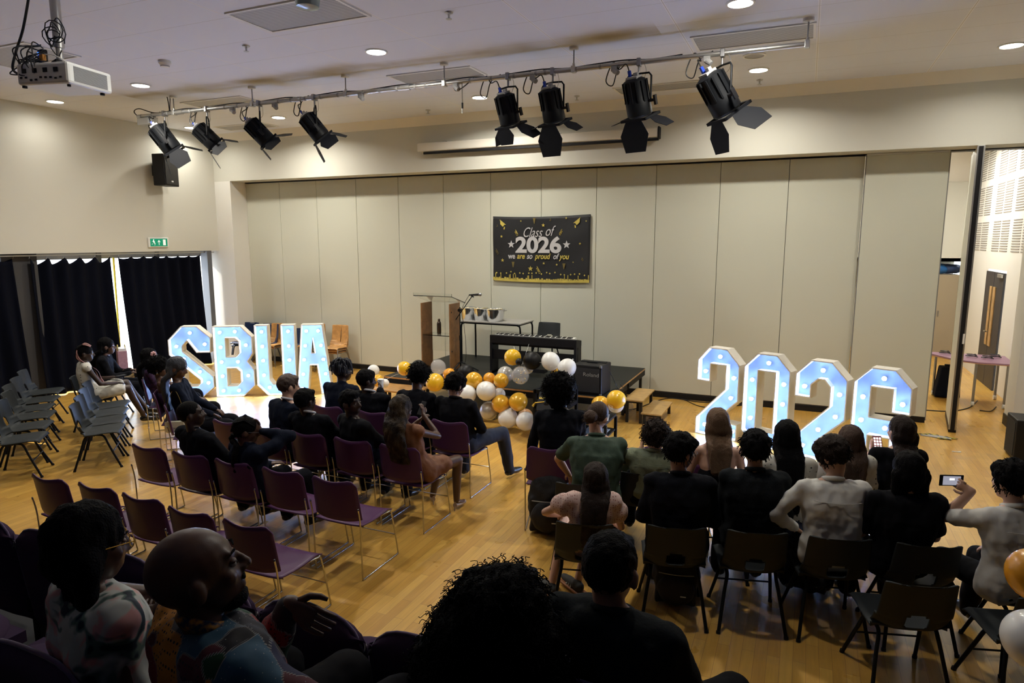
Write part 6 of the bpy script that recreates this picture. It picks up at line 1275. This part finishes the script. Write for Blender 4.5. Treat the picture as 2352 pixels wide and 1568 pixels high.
# backpacks
def backpack(loc, rz, label, s=1.):
    t = thing('backpack', label, 'backpack', loc, rz); BP = mat('black_nylon', (.010, .010, .012), .75, bump=.4, bscale=40)
    q = MB().ell((0, 0, .23*s), (.17*s, .11*s, .24*s), None, 18, 14).box((0, 0, .15*s), (.28*s, .17*s, .26*s)); rough(blob(q, .014, 5), .012, (12, 12, 12), s).build('main_bag', BP, t, smooth=180)
    q = MB().ell((0, -.11*s, .15*s), (.13*s, .06*s, .12*s), None, 16, 12); rough(blob(q, .012, 4), .008, (14, 14, 14), s).build('front_pocket', BP, t, smooth=180)
    for sx in (-1, 1): MB().tube(bez([(sx*.08*s, .09*s, .42*s), (sx*.12*s, .17*s, .30*s), (sx*.12*s, .14*s, .10*s), (sx*.13*s, .09*s, .05*s)], 6), .014, 8).build('shoulder_strap', BLACK, t)
    MB().tube(bez([(-.04*s, .05, .45*s), (0, .05, .51*s), (.04*s, .05, .45*s)], 6), .009, 6).build('grab_handle', BLACK, t); MB().tube(bez([(-.12*s, -.10*s, .26*s), (0, -.155*s, .28*s), (.12*s, -.10*s, .26*s)], 6), .0035, 5).build('zip', GREYP, t); MB().box((.05*s, -.165*s, .13*s), (.04, .003, .008)).build('tag_label', PAPER, t)
b_ = at(1252, 1225, 0); backpack((b_.x+.02, b_.y+.08, 0), R(12), 'black backpack standing on the floor left of the pink dress', 1.28)
b_ = at(1550, 1400, .0); backpack((b_.x-.02, b_.y+.12, 0), R(10), 'black backpack on the floor under the chair of the man in the black jacket', 1.05)
b_ = at(1860, 1375, .0); backpack((b_.x, b_.y+.14, 0), R(-8), 'dark bag on the floor under the white-shirted boy', .85)
# front tiers
FLOR = mat('floral_watercolour_top', (.45, .48, .46), .8); N, L, b = nodes(FLOR); tc = N.new('ShaderNodeTexCoord')
n1 = N.new('ShaderNodeTexNoise'); n1.inputs['Scale'].default_value = 7; n1.inputs['Distortion'].default_value = 1.5; n2 = N.new('ShaderNodeTexNoise'); n2.inputs['Scale'].default_value = 5; n2.inputs['Distortion'].default_value = 2
mp = N.new('ShaderNodeMapping'); mp.inputs['Location'].default_value = (4, 7, 2); L.new(tc.outputs['Object'], n1.inputs[0]); L.new(tc.outputs['Object'], mp.inputs[0]); L.new(mp.outputs[0], n2.inputs[0])
def st(v, a, b2): m_ = N.new('ShaderNodeMapRange'); m_.inputs[1].default_value = a; m_.inputs[2].default_value = b2; L.new(v, m_.inputs[0]); return m_.outputs[0]
cc = mixc(N, L, st(n1.outputs[0], .50, .56), (.50, .53, .50), (.62, .33, .32)); cc = mixc(N, L, st(n2.outputs[0], .55, .60), cc, (.10, .16, .14)); cc = mixc(N, L, st(n2.outputs[0], .62, .65), cc, (.01, .02, .035)); L.new(cc, b.inputs['Base Color'])
PATCH = mat('patchwork_shirt', (.02, .02, .03), .8); N, L, b = nodes(PATCH); tc = N.new('ShaderNodeTexCoord'); mp = N.new('ShaderNodeMapping'); mp.inputs['Scale'].default_value = (1, 1, 1); L.new(tc.outputs['Object'], mp.inputs[0])
vo = N.new('ShaderNodeTexVoronoi'); vo.distance = 'CHEBYCHEV'; vo.inputs['Scale'].default_value = 7.5; vo.inputs['Randomness'].default_value = .75; L.new(mp.outputs[0], vo.inputs[0])
sp = N.new('ShaderNodeSeparateColor'); L.new(vo.outputs['Color'], sp.inputs[0]); cr = N.new('ShaderNodeValToRGB'); cr.color_ramp.interpolation = 'CONSTANT'; L.new(sp.outputs[0], cr.inputs[0])
cols = [(.010, .010, .014), (.02, .07, .12), (.012, .012, .016), (.075, .012, .022), (.015, .018, .06), (.01, .05, .02), (.50, .20, .02), (.03, .09, .15), (.012, .012, .02), (.22, .02, .02)]
while len(cr.color_ramp.elements) < len(cols): cr.color_ramp.elements.new(.5)
for i, c_ in enumerate(cols): cr.color_ramp.elements[i].position = i/len(cols); cr.color_ramp.elements[i].color = (*c_, 1)
v2 = N.new('ShaderNodeTexVoronoi'); v2.inputs['Scale'].default_value = 75; v2.inputs['Randomness'].default_value = .1; L.new(tc.outputs['Object'], v2.inputs[0])
dt = mathn(N, L, 'MULTIPLY', mathn(N, L, 'LESS_THAN', v2.outputs['Distance'], .28), mathn(N, L, 'GREATER_THAN', sp.outputs[1], .55)); c1_ = mixc(N, L, dt, cr.outputs[0], (.01, .008, .012))
d2 = mathn(N, L, 'MULTIPLY', mathn(N, L, 'LESS_THAN', v2.outputs['Distance'], .12), mathn(N, L, 'LESS_THAN', sp.outputs[1], .35)); c1_ = mixc(N, L, d2, c1_, (.30, .30, .30))
v3 = N.new('ShaderNodeTexVoronoi'); v3.distance = 'CHEBYCHEV'; v3.feature = 'F2'; v3.inputs['Scale'].default_value = 7.5; v3.inputs['Randomness'].default_value = .75; L.new(mp.outputs[0], v3.inputs[0])
ed = mathn(N, L, 'LESS_THAN', mathn(N, L, 'SUBTRACT', v3.outputs['Distance'], vo.outputs['Distance']), .035); wv = N.new('ShaderNodeTexWave'); wv.inputs['Scale'].default_value = 60; L.new(tc.outputs['Object'], wv.inputs[0])
c1_ = mixc(N, L, mathn(N, L, 'MULTIPLY', ed, mathn(N, L, 'GREATER_THAN', wv.outputs[0], .6)), c1_, (.22, .21, .2)); L.new(c1_, b.inputs['Base Color'])
_, g = P_('woman in a sleeveless floral top with dark shoulder-length hair and gold glasses', (-2.00, SY_B, TB), R(-12), .24, (205, 1255), yaw=-8, pitch=-8, skin='brown', hair='bob', sex='f', top='sleeveless', tm=FLOR, bm=BLKT, glasses=GOLD, lean=.06, vox=.009, fat=1.22, s=.98,
       arms={1: dict(px=(330, 1440), ref=(.02, .30, -.30), pole=(.6, -.5, -1)), 0: dict(px=(410, 1330), ref=(.35, .42, -.15), pole=(-.2, 1, -.6))})
_, g = P_('bald man in a patchwork African-print shirt, face turned to the right', (-1.44, SY_B, TB), R(-8), .24, (455, 1318), yaw=-30, pitch=12, skin='brown', hair=None, top='long', tm=PATCH, bm=BLKT, lean=.04, vox=.007, fat=1.18, s=1.06, tyaw=-10, collar=mat('print_collar', (.02, .03, .06), .8, col2=(.45, .20, .02), vscale=60),
       arms={0: dict(px=(668, 1388), ref=(.42, .30, -.10), pole=(-.3, .1, -1), dir=(.8, .1, -.25), palm=(0, .2, -1), curl=.3), 1: dict(t=(.30, .22, .62), pole=(1, -.3, -.3))})
MB().tube(bez([g['h'](-.030, .088, -.042), g['h'](0, .098, -.040), g['h'](.030, .088, -.042)], 5), [.003]+[.006]*9+[.003], 6).build('moustache', HAIRB, _) if False else MB().cap(g['h'](-.022, .090, -.040), .006, g['h'](.022, .090, -.040), .006).build('moustache', HAIRB, _, smooth=180)
q = MB().ell(g['h'](0, .052, -.088), (.050, .045, .030), g['HR'], 14, 10); rough(blob(q, .007, 2), .003, (90, 90, 90)).build('beard', HAIRB, _, smooth=180)
# the mass of curly hair
_, g = P_('person seen from behind under a huge mass of black curls', (-.98, SY_A-.12, TA), 0, .22, (1150, 1400), yaw=0, skin='deep', hair=None, tm=mat('striped_top', (.012, .012, .013), .8), lean=.0, fat=1.1, z0=.46)
N, L, b = nodes(MATS['striped_top']); tc = N.new('ShaderNodeTexCoord'); wv = N.new('ShaderNodeTexWave'); wv.inputs['Scale'].default_value = 14; wv.inputs['Distortion'].default_value = 2; wv.bands_direction = 'Z'; L.new(tc.outputs['Object'], wv.inputs[0]); L.new(mixc(N, L, mathn(N, L, 'GREATER_THAN', wv.outputs[0], .86), (.010, .010, .011), (.35, .34, .32)), b.inputs['Base Color'])
q = MB(); hcx = g['H'] @ V((0, 0, 0)); q.ell(hcx+V((0, -.02, .03)), (.160, .150, .138), None, 22, 16); q.ell(hcx+V((0, -.04, -.10)), (.245, .17, .19), None, 22, 16); q.ell(hcx+V((0, -.06, -.30)), (.33, .18, .27), None, 22, 16)
q = rough(blob(q, .014, 3), .028, (14, 14, 14), 2, .014, (40, 40, 40)); r_ = random.Random(8); base = list(q.v); me_ = bpy.data.meshes.new('q'); me_.from_pydata(q.v, [], q.f); nr = [v.vector.copy() for v in me_.vertex_normals]; bpy.data.meshes.remove(me_)
for k in range(5200):
    i = r_.randrange(len(base)); p = V(base[i]); n_ = nr[i]
    if n_.y > .7 and p.z < hcx.z-.0: continue
    e1 = n_.orthogonal().normalized(); e2 = n_.cross(e1); ph = r_.random()*6.3; l_ = .025+.04*r_.random(); dv = (n_+V((r_.gauss(0, .4), r_.gauss(0, .4), r_.gauss(0, .4)-.4))).normalized(); pts = []
    for j in range(12): a = ph+j*1.0; pts.append(p-n_*.012+dv*(l_*j/11)+(e1*math.cos(a)+e2*math.sin(a))*.006+V((0, 0, -.02*(j/11)**2)))
    q.tube(pts, .0016, 3)
q.build('hair', HAIRB, _, smooth=180)
_, g = P_('man in a dark grey shirt seen from behind at bottom centre', (-.50, SY_A-.0, TA), R(-8), .24, (1402, 1312), yaw=4, pitch=-14, skin='tan', hair='short', hm=HAIRB, tm=DKF, collar=DKF, bm=BLKT, lean=.05, vox=.009, fat=1.12, legs={1: dict(knee=(.26, .42, .06), ankle=(.28, .62, -.75)), 0: dict(knee=(-.16, .42, .04), ankle=(-.16, .60, -.75))}, s=1.04)

bpy.data.scenes.remove(TMP)
